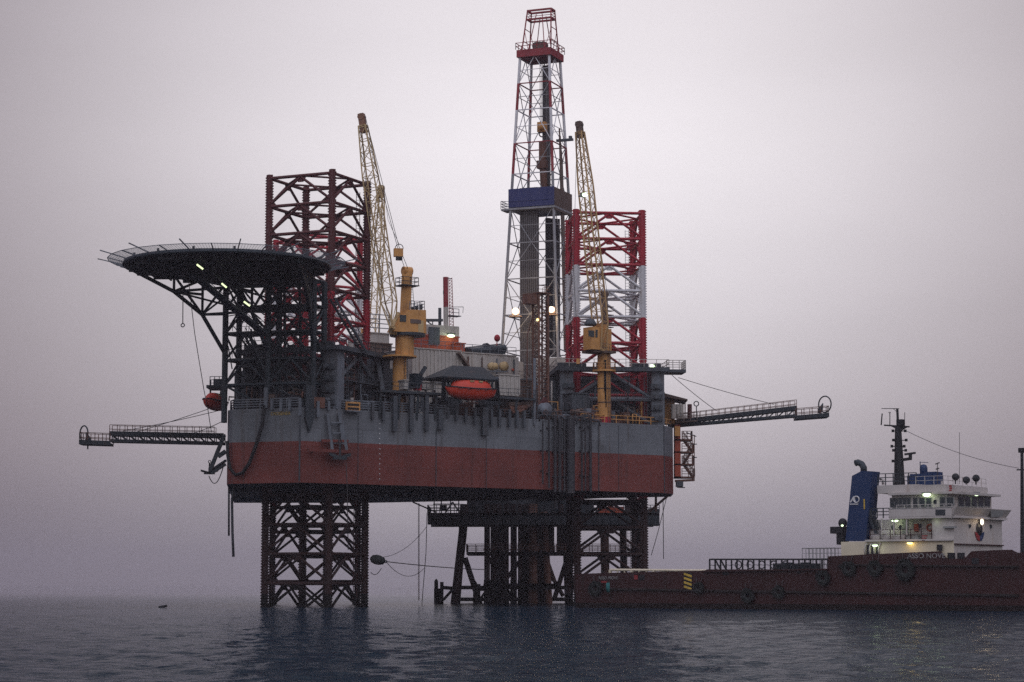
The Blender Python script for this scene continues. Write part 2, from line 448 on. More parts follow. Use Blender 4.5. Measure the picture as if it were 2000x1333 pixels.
# ------------------------------------------------------------------ water
def water():
    rs = list(np.geomspace(4, 40, 26)[:-1]) + list(np.geomspace(40, 420, 420)[:-1]) + list(np.geomspace(420, 6200, 60))
    rs = np.array([.5] + rs)
    an = np.concatenate([np.linspace(-180, -20, 33)[:-1], np.linspace(-20, 20, 281)[:-1], np.linspace(20, 180, 33)[:-1]])
    A, R = np.meshgrid(np.radians(an), rs)
    X = R * np.sin(A); Y = R * np.cos(A)
    rng = np.random.default_rng(3)
    Z = np.zeros_like(X)
    for _ in range(46):
        lam = .9 * (5.0 / .9) ** rng.random()
        th = math.radians(205) + rng.normal(0, .55)
        k = 2 * math.pi / lam
        amp = .0030 * lam ** .8
        ph = rng.random() * 6.28
        Z += amp * np.sin(k * (X * math.cos(th) + Y * math.sin(th)) + ph)
    patch = .75 + .35 * np.sin(X * .021 + 1.3 + .7 * np.sin(Y * .013)) * np.sin(Y * .017 + .4)
    fade = np.clip(1.2 - R / 700, .03, 1) * np.clip(R / 12, 0, 1)
    Z *= fade * patch * 1.0
    n, k = X.shape
    vs = np.stack([X.ravel(), Y.ravel(), Z.ravel()], 1)
    idx = np.arange(n * k).reshape(n, k)
    a = idx[:-1, :]; b = idx[1:, :]
    a2 = np.roll(a, -1, 1); b2 = np.roll(b, -1, 1)
    fs = np.stack([a.ravel(), a2.ravel(), b2.ravel(), b.ravel()], 1)[:, ::-1]
    me = bpy.data.meshes.new('water')
    me.from_pydata(vs.tolist(), [], fs.tolist() + [list(map(int, idx[0]))])
    me.polygons.foreach_set('use_smooth', [True] * len(me.polygons)); me.update()
    o = bpy.data.objects.new('water', me); COL.objects.link(o); o['kind'] = 'structure'
    m, nt, out = _mat('sea_water')
    b_ = nt.nodes.new('ShaderNodeBsdfPrincipled')
    b_.inputs['Base Color'].default_value = (.005, .0145, .025, 1); b_.inputs['IOR'].default_value = 1.020
    t = nt.nodes.new('ShaderNodeTexCoord')
    prev = None
    sxy = nt.nodes.new('ShaderNodeSeparateXYZ'); nt.links.new(t.outputs['Object'], sxy.inputs[0])
    calm = nt.nodes.new('ShaderNodeMapRange'); calm.interpolation_type = 'SMOOTHSTEP'      # the wind dies away beyond the rig
    nt.links.new(sxy.outputs['Y'], calm.inputs[0]); calm.inputs[1].default_value = 220; calm.inputs[2].default_value = 700
    calm.inputs[3].default_value = 1.0; calm.inputs[4].default_value = .04
    rr = nt.nodes.new('ShaderNodeMapRange'); nt.links.new(calm.outputs[0], rr.inputs[0]); rr.inputs[3].default_value = .015; rr.inputs[4].default_value = .07
    nt.links.new(rr.outputs[0], b_.inputs['Roughness'])
    for sc, rot, dist, st in (((.55, .7, 1), .12, .22, .6), ((1.7, 1.7, 1), -.3, .12, .9), ((4.8, 4.2, 1), .2, .05, 1.0)):
        mp = nt.nodes.new('ShaderNodeMapping'); mp.inputs['Scale'].default_value = sc; mp.inputs['Rotation'].default_value = (0, 0, rot)
        nt.links.new(t.outputs['Object'], mp.inputs[0])
        n_ = nt.nodes.new('ShaderNodeTexNoise'); n_.inputs['Scale'].default_value = 1; n_.inputs['Detail'].default_value = 4
        nt.links.new(mp.outputs[0], n_.inputs['Vector'])
        bp = nt.nodes.new('ShaderNodeBump'); ms = nt.nodes.new('ShaderNodeMath'); ms.operation = 'MULTIPLY'; ms.inputs[1].default_value = st; nt.links.new(calm.outputs[0], ms.inputs[0]); nt.links.new(ms.outputs[0], bp.inputs['Strength']); bp.inputs['Distance'].default_value = dist
        nt.links.new(n_.outputs['Fac'], bp.inputs['Height'])
        if prev: nt.links.new(prev.outputs[0], bp.inputs['Normal'])
        prev = bp
    nt.links.new(prev.outputs[0], b_.inputs['Normal'])
    nt.links.new(b_.outputs[0], out.inputs[0])
    me.materials.append(m)
water()
# ------------------------------------------------------------------ hull
YC = 255.8
ZB = P(587, 943, YC).z; ZT = P(587, 796, YC).z; ZM = P(587, 861.5, YC).z
hC = P(587, 943, YC); hA = P(452, 944, 258.9); hA0 = P(443, 944, 260.6)
hB = P(1297, 962, 285.2); hB2 = P(1315, 962, 289.0)
hB3 = V((21.6, 297.6, 0)); hF2 = P(722, 982, 319.8); hF1 = P(457, 982, 319.8)
HULL = [(p.x, p.y) for p in (hA0, hA, hC, hB, hB2, hB3, hF2, hF1)]
d1 = V((hB.x - hC.x, hB.y - hC.y, 0)).normalized(); n1 = V((-d1.y, d1.x, 0))
db = V((hC.x - hA.x, hC.y - hA.y, 0)).normalized(); nb = V((-db.y, db.x, 0))
RZ1 = math.atan2(d1.y, d1.x); RZB = math.atan2(db.y, db.x)
def S(px, py, off=0.0): return PL(px, py, V((hC.x, hC.y, 0)) + n1 * off, n1)
def Bw(px, py, off=0.0): return PL(px, py, V((hC.x, hC.y, 0)) + nb * off, nb)
def Sz(px, z, off=0.0):
    p = S(px, 900, off); return V((p.x, p.y, z))

hull = thing('rig_hull', 'grey and red steel hull of the drilling rig raised high above the sea', 'rig hull', (hC.x, hC.y, ZB))
b = MB()
n = len(HULL)
for z0, z1, mi in ((ZB, ZM, 1), (ZM, ZT, 0)):
    for i in range(n):
        p, q = HULL[i], HULL[(i + 1) % n]
        b.add([(*p, z0), (*q, z0), (*q, z1), (*p, z1)], [(0, 1, 2, 3)], mi)
b.build('side_plating', [M['hull_grey'], M['hull_red']], hull)
b = MB(); b.add([(*p, ZT) for p in HULL], [tuple(range(n))]); b.build('deck_plate', M['deck'], hull)
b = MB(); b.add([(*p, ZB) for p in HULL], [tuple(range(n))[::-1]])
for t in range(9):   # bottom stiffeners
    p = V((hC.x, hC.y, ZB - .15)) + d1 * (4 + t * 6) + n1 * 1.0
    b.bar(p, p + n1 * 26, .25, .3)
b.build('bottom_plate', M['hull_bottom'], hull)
# weld seams and rubbing bars standing off the side
def seam(px, y0, y1, w, off, mat, name, bw=False):
    f = Bw if bw else S
    a, c = f(px, y0, -off), f(px, y1, -off)
    b = MB(); b.bar((a.x, a.y, a.z), (a.x, a.y, c.z), w, w * .8, up=(n1 if not bw else nb)); return b.build(name, mat, hull)
for px, y0, y1, w in ((586, 800, 940, .14), (852, 838, 950, .08), (1169, 830, 960, .10), (1208, 830, 958, .05), (1297, 832, 962, .09), (700, 812, 946, .05), (950, 822, 955, .05)):
    seam(px, y0, y1, w, .05, M['dgrey'], 'weld_seam')
# fender posts hung from the deck edge
for px, y0, y1, w in ((520, 757, 797, .42), (531, 780, 801, .3), (549, 780, 803, .3), (566, 780, 802, .3), (586, 778, 812, .3), (621, 784, 815, .34),
                      (642, 784, 802, .3)):
    seam(px, y0, y1, w, .3, M['grey'], 'fender_post', px < 587)
for px, y0, y1, w in ((728, 786, 819, .34), (749, 786, 822, .34), (771, 774, 843, .55), (803, 772, 842, .5), (833, 772, 842, .5), (860, 800, 840, .62), (875, 796, 817, .3),
                      (892, 796, 822, .34), (910, 796, 825, .34), (928, 797, 829, .34), (946, 796, 851, .8), (960, 800, 832, .34), (976, 801, 833, .34), (995, 800, 834, .34), (1010, 802, 834, .34), (1024, 802, 836, .34)):
    seam(px, y0, y1, w, .3, M['dgrey'], 'fender_post')
# fat guide case at x 606
a = S(606, 752, -.4)
b = MB(); b.extr([a + d1 * .55, a - d1 * .55, a - d1 * .55 + V((0, 0, -3.9)), a + V((0, 0, -5.6)), a + d1 * .55 + V((0, 0, -3.9))], n1 * .7); b.build('guide_bracket', M['steel'], hull)
# deck edge guard rails
rA = [V((p.x, p.y, ZT)) for p in (hA0 + V((.3, .3, 0)), hA + nb * .35, hC + n1 * .35)]
b = MB(); b.rail(rA, 1.15, 4, 1.6, .075); b.rail([rA[2], Sz(870, ZT, .35)], 1.15, 4, 1.6, .075); b.build('guard_rail', M['grey'], hull)
b = MB(); b.rail([Sz(870, ZT, .35), Sz(1060, ZT, .35)], 1.0, 3, 1.6, .05); b.build('guard_rail', M['dgrey'], hull)
b = MB(); b.rail([Sz(1135, ZT + .02, .3), V((hB.x, hB.y, ZT)) + n1 * .3, V((hB2.x - .3, hB2.y, ZT))], 1.0, 2, 1.8, .05); b.build('guard_rail', M['yellow'], hull)
b = MB(); q = [V((*p, ZT)) for p in HULL]; b.rail([q[4] + V((-.3, 0, 0)), q[5] + V((-.3, 0, 0)), q[6], q[7] + V((.3, 0, 0)), q[0] + V((.3, .4, 0))], 1.1, 3, 2.4, .05); b.build('guard_rail', M['grey'], hull)
# riser pipes down the side
for px, r, y0, y1 in ((1060, .10, 822, 946), (1072, .13, 815, 954), (1084, .19, 812, 962), (1093, .22, 812, 962), (1102, .14, 815, 962), (1114, .56, 812, 964), (1136, .13, 812, 960), (1143, .11, 818, 960), (1153, .18, 812, 962)):
    a, c = S(px, y0, -.45), S(px, y1, -.45)
    b = MB(); b.tube(a, (a.x, a.y, c.z), r, n=10)
    for k in range(3):
        z = a.z + (c.z - a.z) * (.15 + .32 * k)
        b.bar((a.x, a.y, z), V((a.x, a.y, z)) + n1 * .45, r * 2.4, .12)
    b.build('riser_pipe', M['dpipe'], hull)
# draft marks: short white ticks
for i in range(23):
    y = 828 + i * 4.9
    a = S(741.5, y, -.03)
    if i % 2: continue
    b = MB(); b.bar(a - d1 * .07, a + d1 * .07, .03, .09, up=(0, 0, 1)); b.build('draft_mark', M['lettering'], hull)
def text3d(s, size, origin, ax, up, ext, mat, parent, name, sx=1.0):
    cu = bpy.data.curves.new(name, 'FONT'); cu.body = s; cu.size = size; cu.extrude = ext; cu.align_x = 'CENTER'; cu.align_y = 'CENTER'
    t = bpy.data.objects.new(name, cu); COL.objects.link(t)
    me = bpy.data.meshes.new_from_object(t.evaluated_get(bpy.context.evaluated_depsgraph_get()))
    bpy.data.objects.remove(t)
    ax, up = V(ax).normalized(), V(up).normalized(); nz = ax.cross(up)
    R = Matrix((ax, up, nz)).transposed().to_4x4()
    me.transform(Matrix.Translation(V(origin)) @ R @ Matrix.Diagonal((sx, 1, 1, 1)))
    me.transform(WM[parent.name].inverted())
    me.materials.clear(); me.materials.append(mat)
    o = bpy.data.objects.new(name, me); COL.objects.link(o); o.parent = parent; WM[o.name] = WM[parent.name]
    return o
text3d('CROSENER', .55, Bw(548, 808.5, -.04), db, (0, 0, 1), .02, M['letteryellow'], hull, 'name_lettering', .95)
# yellow sign box and anchor rack on the side
a = S(689, 795, -.5)
sg = MB(); sg.box(a, (1.9, .25, 1.15), RZ1); sign_o = sg.build('notice_board', M['yellow'], hull)
b = MB()
for dz in (.25, -.22): b.box(a - n1 * .14 + V((0, 0, dz)), (1.55, .05, .26), RZ1)
b.build('notice_panel', M['black'], sign_o)
b = MB(); b.box(S(689, 803.5, -.5), (2.0, .7, .16), RZ1); b.build('notice_shelf', M['grey'], sign_o)
b = MB()
for x0, x1 in ((640, 650), (666, 678)):
    b.bar(S(x0, 808, -.3), S(x1, 884, -.75), .32)
for y in (826, 846, 866): b.bar(S(644 + (y - 808) * .12, y, -.5), S(669 + (y - 808) * .15, y, -.5), .14)
b.bar(S(664, 806, -.3), S(672, 868, -.55), .5, .3)
b.build('anchor_rack', M['grey'], hull)
b = MB(); b.bar(S(601, 879, -.9), S(692, 883, -.9), .22, .35); b.bar(S(628, 861, -.6), S(680, 862, -.6), .2, .3)
for x in (610, 655, 684): b.bar(S(x, 881, 0), S(x, 881, -1.0), .2)
b.build('anchor_shelf', M['hull_red'], hull)
def anchor(name_label, c, ax, sc, mat):
    ax = V(ax); n_ = ax.cross(V((0, 0, 1))).normalized()
    t = thing('anchor', name_label, 'anchor', c)
    b = MB(); b.bar(c + V((0, 0, 2.2 * sc)), c - V((0, 0, .2 * sc)), .3 * sc); b.torus(c + V((0, 0, 2.45 * sc)), .28 * sc, .08 * sc, n_); b.build('shank', mat, t)
    for s in (-1, 1):
        b = MB(); e = c + ax * (1.9 * s * sc) + V((0, 0, .75 * sc))
        b.extr([c + V((0, 0, .2 * sc)) - n_ * .12, c - V((0, 0, .35 * sc)) - n_ * .12, e + V((0, 0, -.45 * sc)) - n_ * .12, e - n_ * .12], n_ * .3 * sc); b.build('fluke', mat, t)
    b = MB(); b.bar(c - ax * (1.2 * sc) - V((0, 0, .15 * sc)), c + ax * (1.2 * sc) - V((0, 0, .15 * sc)), .34 * sc); b.build('stock', mat, t)
    return t
anchor('dark rusty anchor stowed in a rack on the hull side below the yellow notice', S(664, 894, -1.0), d1, .75, M['steel'])
# bow side anchor frame
fr = V((hA0.x, hA0.y, 0))
aq = lambda px, py, Y=262.0: P(px, py, Y)
b = MB()
b.bar(aq(438, 850), aq(411, 918), .45); b.bar(aq(441, 907), aq(413, 925), .32); b.bar(aq(441, 882), aq(426, 892), .5)
b.bar(aq(438, 850, 264.5), aq(411, 918, 264.5), .45); b.bar(aq(411, 918), aq(411, 918, 264.5), .5); b.bar(aq(441, 900, 262), aq(414, 918, 264.5), .25)
bf = b.build('anchor_rack', M['steel'], hull)
anchor('black anchor hung from the sloping frame at the far left of the hull', aq(409, 924, 262.6), V((1, 0, 0)), .55, M['black'])

# ------------------------------------------------------------------ legs
LH = 4.42; BAY = 3.48; ZTOP = 51.9
D30 = math.radians(30)
LEGS = {}
def leg(key, cx, cy, ang, bands, mats, label, ZTOP=ZTOP, BAY=BAY):
    t = thing('jackup_leg', label, 'rig leg', (cx, cy, 0), ang, 'lattice legs carrying the drilling rig')  # a jack-up leg of the rig: four chords joined by bracing
    def band(z):
        for zz, i in bands:
            if z > zz: return i
        return bands[-1][1]
    cuts = sorted([zz for zz, _ in bands if -3 < zz < ZTOP] + [-3, ZTOP + .45])
    cs = [(-LH, -LH), (LH, -LH), (LH, LH), (-LH, LH)]
    for x, y in cs:
        b = MB()
        for z0, z1 in zip(cuts, cuts[1:]):
            b.tube((x, y, z0), (x, y, z1), .30, n=14, mi=band((z0 + z1) / 2))
        c = b.build('chord', mats, t, local=True)
        b = MB()
        for s in (-1, 1):
            for z0, z1 in zip(cuts, cuts[1:]):
                b.box((x + s * .33, y, (z0 + z1) / 2), (.18, .18, z1 - z0), mi=band((z0 + z1) / 2))
            z = -1.0
            while z < ZTOP + .3:
                mi = band(z)
                b.add([(x + s * .41, y - .09, z - .11), (x + s * .41, y + .09, z - .11), (x + s * .41, y + .09, z + .11), (x + s * .41, y - .09, z + .11),
                       (x + s * .55, y - .09, z - .055), (x + s * .55, y + .09, z - .055), (x + s * .55, y + .09, z + .055), (x + s * .55, y - .09, z + .055)],
                      [(0, 1, 5, 4), (1, 2, 6, 5), (2, 3, 7, 6), (3, 0, 4, 7), (4, 5, 6, 7)], mi)
                z += .345
        b.build('rack', mats, c, local=True)
    for k in range(16):
        z = ZTOP - k * BAY
        for i in range(4):
            p, q = V((*cs[i], 0)), V((*cs[(i + 1) % 4], 0))
            d = (q - p).normalized(); nrm = V((d.y, -d.x, 0))
            b = MB(); b.tube(p + d * .27 + V((0, 0, z)), q - d * .27 + V((0, 0, z)), .205, n=9)
            mat = mats[band(z + .05)]
            b.build('horizontal_brace', mat, t, local=True)
            if k < 15:
                mat = mats[band(z - BAY / 2)]
                b = MB(); mid = (p + q) / 2
                for e, s in ((p, 1), (q, -1)):
                    b.tube(mid - d * s * .12 + V((0, 0, z - .22)), e + d * s * .3 + V((0, 0, z - BAY + .42)), .17, n=8)
                g = [(-.75, -.18), (.75, -.18), (.35, -.78), (-.35, -.78)]
                b.extr([mid + d * x + V((0, 0, z + yy)) - nrm * .05 for x, yy in g], nrm * .1)
                for e, s in ((p, 1), (q, -1)):
                    b.extr([e + d * s * .3 + V((0, 0, z - BAY + .15)) - nrm * .04, e + d * s * 1.0 + V((0, 0, z - BAY + .15)) - nrm * .04, e + d * s * .3 + V((0, 0, z - BAY + 1.0)) - nrm * .04], nrm * .08)
                b.build('diagonal_brace', mat, t, local=True)
        b = MB(); mids = [(V((*cs[i], z)) + V((*cs[(i + 1) % 4], z))) / 2 for i in range(4)]
        for i in range(4): b.tube(mids[i], mids[(i + 1) % 4], .13, n=6)
        b.build('inner_brace', mats[band(z + .05)], t, local=True)
    # ladder up one chord
    if key != 'T':
        b = MB()
        for s in (-.25, .25): b.bar((LH - .9 + s, LH - .75, 1), (LH - .9 + s, LH - .75, ZTOP - 1), .06)
        z = 1.2
        while z < ZTOP - 1: b.bar((LH - 1.15, LH - .75, z), (LH - .65, LH - .75, z), .04); z += .4
        b.build('ladder', mats[0] if key == 'L' else M['grey'], t, local=True)
    LEGS[key] = (cx, cy, ang)
    return t
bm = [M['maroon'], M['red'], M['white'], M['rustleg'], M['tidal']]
Zb = lambda k: ZTOP - k * BAY
A_L = math.radians(-25)
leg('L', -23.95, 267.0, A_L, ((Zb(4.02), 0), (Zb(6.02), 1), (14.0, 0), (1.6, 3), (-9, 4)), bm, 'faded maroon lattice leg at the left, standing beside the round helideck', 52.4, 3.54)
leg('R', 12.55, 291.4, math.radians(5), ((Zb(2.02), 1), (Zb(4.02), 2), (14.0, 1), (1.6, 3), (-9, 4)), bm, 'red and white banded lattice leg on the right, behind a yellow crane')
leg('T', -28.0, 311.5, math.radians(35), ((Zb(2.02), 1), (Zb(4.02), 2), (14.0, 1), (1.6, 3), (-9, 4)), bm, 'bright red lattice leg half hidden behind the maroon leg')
# foundation tanks below the hull and jacking houses on deck
ZJ = 30.45
def jack_house(key, half, label, colmats, ext=None):
    cx, cy, ang = LEGS[key]
    t = thing('jack_house', label, 'jack house', (cx, cy, ZT), ang, 'jacking houses around the legs')
    h = ZJ - ZT
    cs = [(-half, -half), (half, -half), (half, half), (-half, half)]
    for i, (x, y) in enumerate(cs):
        b = MB()
        sx, sy = (1 if x > 0 else -1), (1 if y > 0 else -1)
        b.box((x, y, h / 2 + .01), (1.7, 1.7, h))
        c = b.build('column', colmats[i], t, local=True)
        b = MB()
        for zz in (.9, 2.3, 3.7, 5.1):
            b.box((x - sx * .2, y + sy * .95, zz), (1.5, .5, .7)); b.tube((x - sx * .3, y + sy * 1.1, zz), (x - sx * .3, y + sy * 1.75, zz), .3, n=10)
        b.build('jacking_motor', M['dgrey'], c, local=True)
    for i in range(4):
        p, q = V((*cs[i], 0)), V((*cs[(i + 1) % 4], 0)); m_ = (p + q) / 2; d = (q - p).normalized()
        b = MB(); b.tube(p + V((0, 0, h * .5)), q + V((0, 0, h * .5)), .22, n=8)
        b.build('beam', M['grey'], t, local=True)
        for e in (p, q):
            s = 1 if e is p else -1
            b = MB(); b.tube(m_ + V((0, 0, h * .97)), e + d * s * .8 + V((0, 0, h * .52)), .24, n=8); b.tube(m_ + V((0, 0, h * .5)), e + d * s * .8 + V((0, 0, .2)), .24, n=8)
            b.build('brace', M['grey'], t, local=True)
    for i in ((2, 3) if key != 'R' else (2, 3, 1)):
        p, q = V((*cs[i], 0)), V((*cs[(i + 1) % 4], 0)); d = (q - p).normalized(); e = d * .9
        nn = V((d.y, -d.x, 0)) * -.5
        b = MB(); b.extr([p + e + nn, q - e + nn, q - e + nn + V((0, 0, h)), p + e + nn + V((0, 0, h))], nn * .3)
        L_ = (q - p).length
        for k in range(1, 7): x_ = p.lerp(q, k / 7) + nn * .9; b.bar(x_ + V((0, 0, .1)), x_ + V((0, 0, h - .1)), .25)
        b.build('wall_panel', M['steel'], t, local=True)
    random.seed({'L': 14, 'R': 16, 'T': 19}[key])
    pm = [M['grey'], M['dgrey'], M['rust'], M['dpipe'], M['steel'], M['brown']]
    for i in ((0, 1, 3) if key != 'T' else (0,)):
        p, q = V((*cs[i], 0)), V((*cs[(i + 1) % 4], 0)); d = (q - p).normalized(); nn = V((d.y, -d.x, 0)); L_ = (q - p).length
        for _ in range(9):
            x_ = p + d * random.uniform(.9, L_ - .9) + nn * random.uniform(-.8, .5); b = MB()
            b.tube(x_, x_ + V((0, 0, random.uniform(1.6, h - .2))), random.uniform(.05, .15), n=8); b.build('pipe', random.choice(pm), t, local=True)
        for _ in range(5):
            z_ = V((0, 0, random.uniform(.5, h - .6))); a_ = random.uniform(.5, L_ * .5); o2 = nn * random.uniform(-.7, .5); b = MB()
            b.path([p + d * a_ + o2 - V((0, 0, 0)) + V((0, 0, .1)), p + d * a_ + o2 + z_, p + d * (a_ + random.uniform(2, L_ * .45)) + o2 + z_], random.uniform(.05, .12)); b.build('pipe', random.choice(pm), t, local=True)
        b = MB(); zz = random.uniform(2.3, 3.6); a_, c_ = p + d * 1.0 + nn * .75 + V((0, 0, zz)), q - d * 1.0 + nn * .75 + V((0, 0, zz)); b.bar(a_, c_, .9, .12)
        b.rail([a_ + nn * .42, c_ + nn * .42], 1.0, 2, 1.1, .03); b.build('catwalk', M['dgrey'], t, local=True)
        b = MB(); x_ = p + d * (1.4 if i else L_ - 1.6) + nn * .95
        for s_ in (-.22, .22): b.bar(x_ + d * s_, x_ + d * s_ + V((0, 0, h + 1)), .06)
        for k in range(int(h / .35)): b.bar(x_ - d * .22 + V((0, 0, .3 + .35 * k)), x_ + d * .22 + V((0, 0, .3 + .35 * k)), .04)
        b.build('ladder', M['dgrey'], t, local=True)
        for _ in range(3):
            b = MB(); s1_ = (random.uniform(.6, 1.5), random.uniform(.5, .9), random.uniform(.7, 1.7)); x_ = p + d * random.uniform(1.6, L_ - 1.6) + nn * random.uniform(-.2, .5)
            b.box(x_ + V((0, 0, s1_[2] / 2 + .05)), s1_, math.atan2(d.y, d.x)); b.build('control_box', random.choice([M['dgrey'], M['grey'], M['steel'], M['housewhite']]), t, local=True)
    o_, i_ = half + 1.5, LH + 1.15
    b = MB(); zc = h + .3
    for x0, y0, x1, y1 in ((-o_, -o_, o_, -i_), (-o_, i_, o_, o_), (-o_, -i_, -i_, i_), (i_, -i_, o_, i_)):
        b.box(((x0 + x1) / 2, (y0 + y1) / 2, zc), (x1 - x0, y1 - y0, .55))
    b.build('top_platform', M['dgrey'], t, local=True)
    b = MB(); k = o_ - .1
    b.rail([(-k, -k, zc + .28), (k, -k, zc + .28), (k, k, zc + .28), (-k, k, zc + .28)], 1.0, 2, 1.7, .035, True)
    b.build('guard_rail', M['housewhite'] if key == 'R' else M['dgrey'], t, local=True)
    random.seed({'L': 4, 'R': 6, 'T': 9}[key])
    for _ in range(9):
        b = MB(); x = random.uniform(-o_ + .8, o_ - .8); b.box((x, -random.uniform(i_ + .4, o_ - .5), zc + .5), (random.uniform(.5, 1.6), .6, random.uniform(.3, .9)))
        b.build('equipment_box', M['dgrey'], t, local=True)
    return t
jg, jd = M['grey'], M['dgrey']
jack_house('L', 5.75, 'jacking house of the maroon leg with one pale grey corner column', [jd, jg, jd, jd][0:1] + [jg, jd, jd])
jR = jack_house('R', 6.0, 'grey jacking house under the red and white leg behind the yellow pedestal', [jg, jg, jg, jg])
jack_house('T', 5.75, 'jacking house of the bright red leg at the rear of the deck', [jd, jd, jd, jd])
cx, cy, ang = LEGS['R']
b = MB(); b.box((8.7, -3.6, ZJ - ZT + .31), (2.6, 3.6, .4)); b.build('side_platform', M['dgrey'], jR, local=True)
b = MB(); b.rail([(7.4, -5.35, ZJ - ZT + .51), (9.95, -5.35, ZJ - ZT + .51), (9.95, -1.9, ZJ - ZT + .51)], 1.2, 4, .8, .045); b.build('guard_rail', M['housewhite'], jR, local=True)
a = P(1275, 716, 286.0)
b = MB(); b.bar((a.x, a.y, ZJ + .4), a, .1); b.box(a + V((.25, .1, .1)), (.6, .5, .4)); lo = b.build('deck_lamp', M['black'], jR)
b = MB(); b.sphere(a + V((-.1, -.3, 0)), (.3, .2, .22), 10); b.build('lens', M['lamp_green'], lo)
# stairway on the maroon leg's house
def stairs(mb, a, c, w, step=.3, rail=True):
    a, c = V(a), V(c); d = c - a; hd = V((d.x, d.y, 0)).normalized(); s = V((-hd.y, hd.x, 0)) * (w / 2)
    for sg_ in (-1, 1):
        mb.bar(a + s * sg_, c + s * sg_, .08, .3)
        if rail:
            mb.bar(a + s * sg_ + V((0, 0, 1)), c + s * sg_ + V((0, 0, 1)), .06)
            for k in range(7): p = a.lerp(c, k / 6) + s * sg_; mb.bar(p, p + V((0, 0, 1)), .05)
    nst = int(abs(d.z) / step)
    for k in range(nst + 1):
        p = a.lerp(c, k / max(1, nst)); mb.bar(p - s, p + s, .28, .05, up=(0, 0, 1))
# ------------------------------------------------------------------ helideck
hc = P(444, 519, 249.6); RH = 11.85
hd_ = thing('helideck', 'round dark helideck on a black truss at the left, fringed by a safety net', 'helideck', (hc.x, hc.y, ZT))
hz_ = hc.z
b = MB(); b.prism([(hc.x + RH * math.cos(2 * math.pi * i / 48), hc.y + RH * math.sin(2 * math.pi * i / 48)) for i in range(48)], hz_ - .15, hz_ + .2)
b.build('deck_plate', M['steel_teal'], hd_)
b = MB()
for k in range(-7, 8):
    o_ = k * 1.55; L_ = math.sqrt(max(0, (RH - .5) ** 2 - o_ * o_))
    if L_ > 1:
        b.bar((hc.x + o_, hc.y - L_, hz_ - .4), (hc.x + o_, hc.y + L_, hz_ - .4), .2, .5)
        if k % 2 == 0: b.bar((hc.x - L_, hc.y + o_, hz_ - .45), (hc.x + L_, hc.y + o_, hz_ - .45), .22, .6)
b.torus((hc.x, hc.y, hz_ - .12), RH - .05, .2, n=48, k=6)
b.build('under_beams', M['steel_teal'], hd_)
NP = 28; RO = RH + 1.8
for i in range(NP):
    a0, a1 = 2 * math.pi * i / NP, 2 * math.pi * (i + 1) / NP
    def q(a, t): r = (RH + (RO - RH) * t); return V((hc.x + r * math.cos(a), hc.y + r * math.sin(a), hz_ + .05 + .42 * t))
    b = MB()
    for k in range(1, 9):
        a = a0 + (a1 - a0) * k / 9; b.bar(q(a, 0), q(a, 1), .022)
    for k in range(1, 8): b.bar(q(a0, k / 7), q(a1, k / 7), .022 if k < 7 else .07)
    b.bar(q(a0, 0), q(a0, 1.0 if i % 2 else 1.75), .11)
    b.build('safety_net_panel', M['grey'], hd_)
# perimeter lights
b = MB()
for i in range(16):
    a = 2 * math.pi * (i + .5) / 16; b.tube((hc.x + (RH - .25) * math.cos(a), hc.y + (RH - .25) * math.sin(a), hz_ + .2), (hc.x + (RH - .25) * math.cos(a), hc.y + (RH - .25) * math.sin(a), hz_ + .5), .14, n=8)
b.build('edge_lights', M['black'], hd_)
# truss frames: three pairs of columns on the bow
inn = V((.42, .91, 0))
fp = [P(438, 800, 260.2), Bw(522, 800, .7), S(611, 800, .35)]
fp = [V((p.x, p.y, 0)) for p in fp]
ZL = [ZT, 26.4, 29.4, 32.6, 35.7, hz_ - .6]
cols = []
for p in fp:
    pr = []
    for o_ in (0, 2.5):
        c = p + inn * o_
        if p is fp[0] and o_: c = V(P(465, 800, 262.4)); c.z = 0
        z0 = ZT if not (p is fp[0] and o_ == 0) else ZT - 1.5
        b = MB(); b.tube(c + V((0, 0, z0)), c + V((0, 0, hz_ - .6)), .36, n=12); b.build('column', M['steel_teal'], hd_); pr.append(c)
    cols.append(pr)
def mem(p, q, r, name): b = MB(); b.tube(p, q, r, n=8); return b.build(name, M['steel_teal'], hd_)
zv = lambda c, z: V((c.x, c.y, z))
for z in ZL[1:]:
    for a, c in zip(cols, cols[1:]):
        for j in (0, 1): mem(zv(a[j], z), zv(c[j], z), .2, 'horizontal_beam')
    for pr in cols: mem(zv(pr[0], z), zv(pr[1], z), .17, 'horizontal_beam')
for k in range(1, 5):
    z0, z1 = ZL[k], ZL[k + 1]
    for a, c in zip(cols, cols[1:]):
        m_ = (a[0] + c[0]) / 2; m2 = (a[1] + c[1]) / 2
        mem(zv(a[0], z0), zv(m_, z1), .15, 'diagonal_brace'); mem(zv(c[0], z0), zv(m_, z1), .15, 'diagonal_brace')
        mem(zv(a[1], z1), zv(m2, z0), .13, 'diagonal_brace'); mem(zv(c[1], z1), zv(m2, z0), .13, 'diagonal_brace')
    for pr in cols: mem(zv(pr[0], z0 if k % 2 else z1), zv(pr[1], z1 if k % 2 else z0), .13, 'diagonal_brace')
for a, c in zip(cols, cols[1:]):
    mem(zv(a[0], ZL[1]), zv(c[0], ZL[0] + .1), .14, 'diagonal_brace')
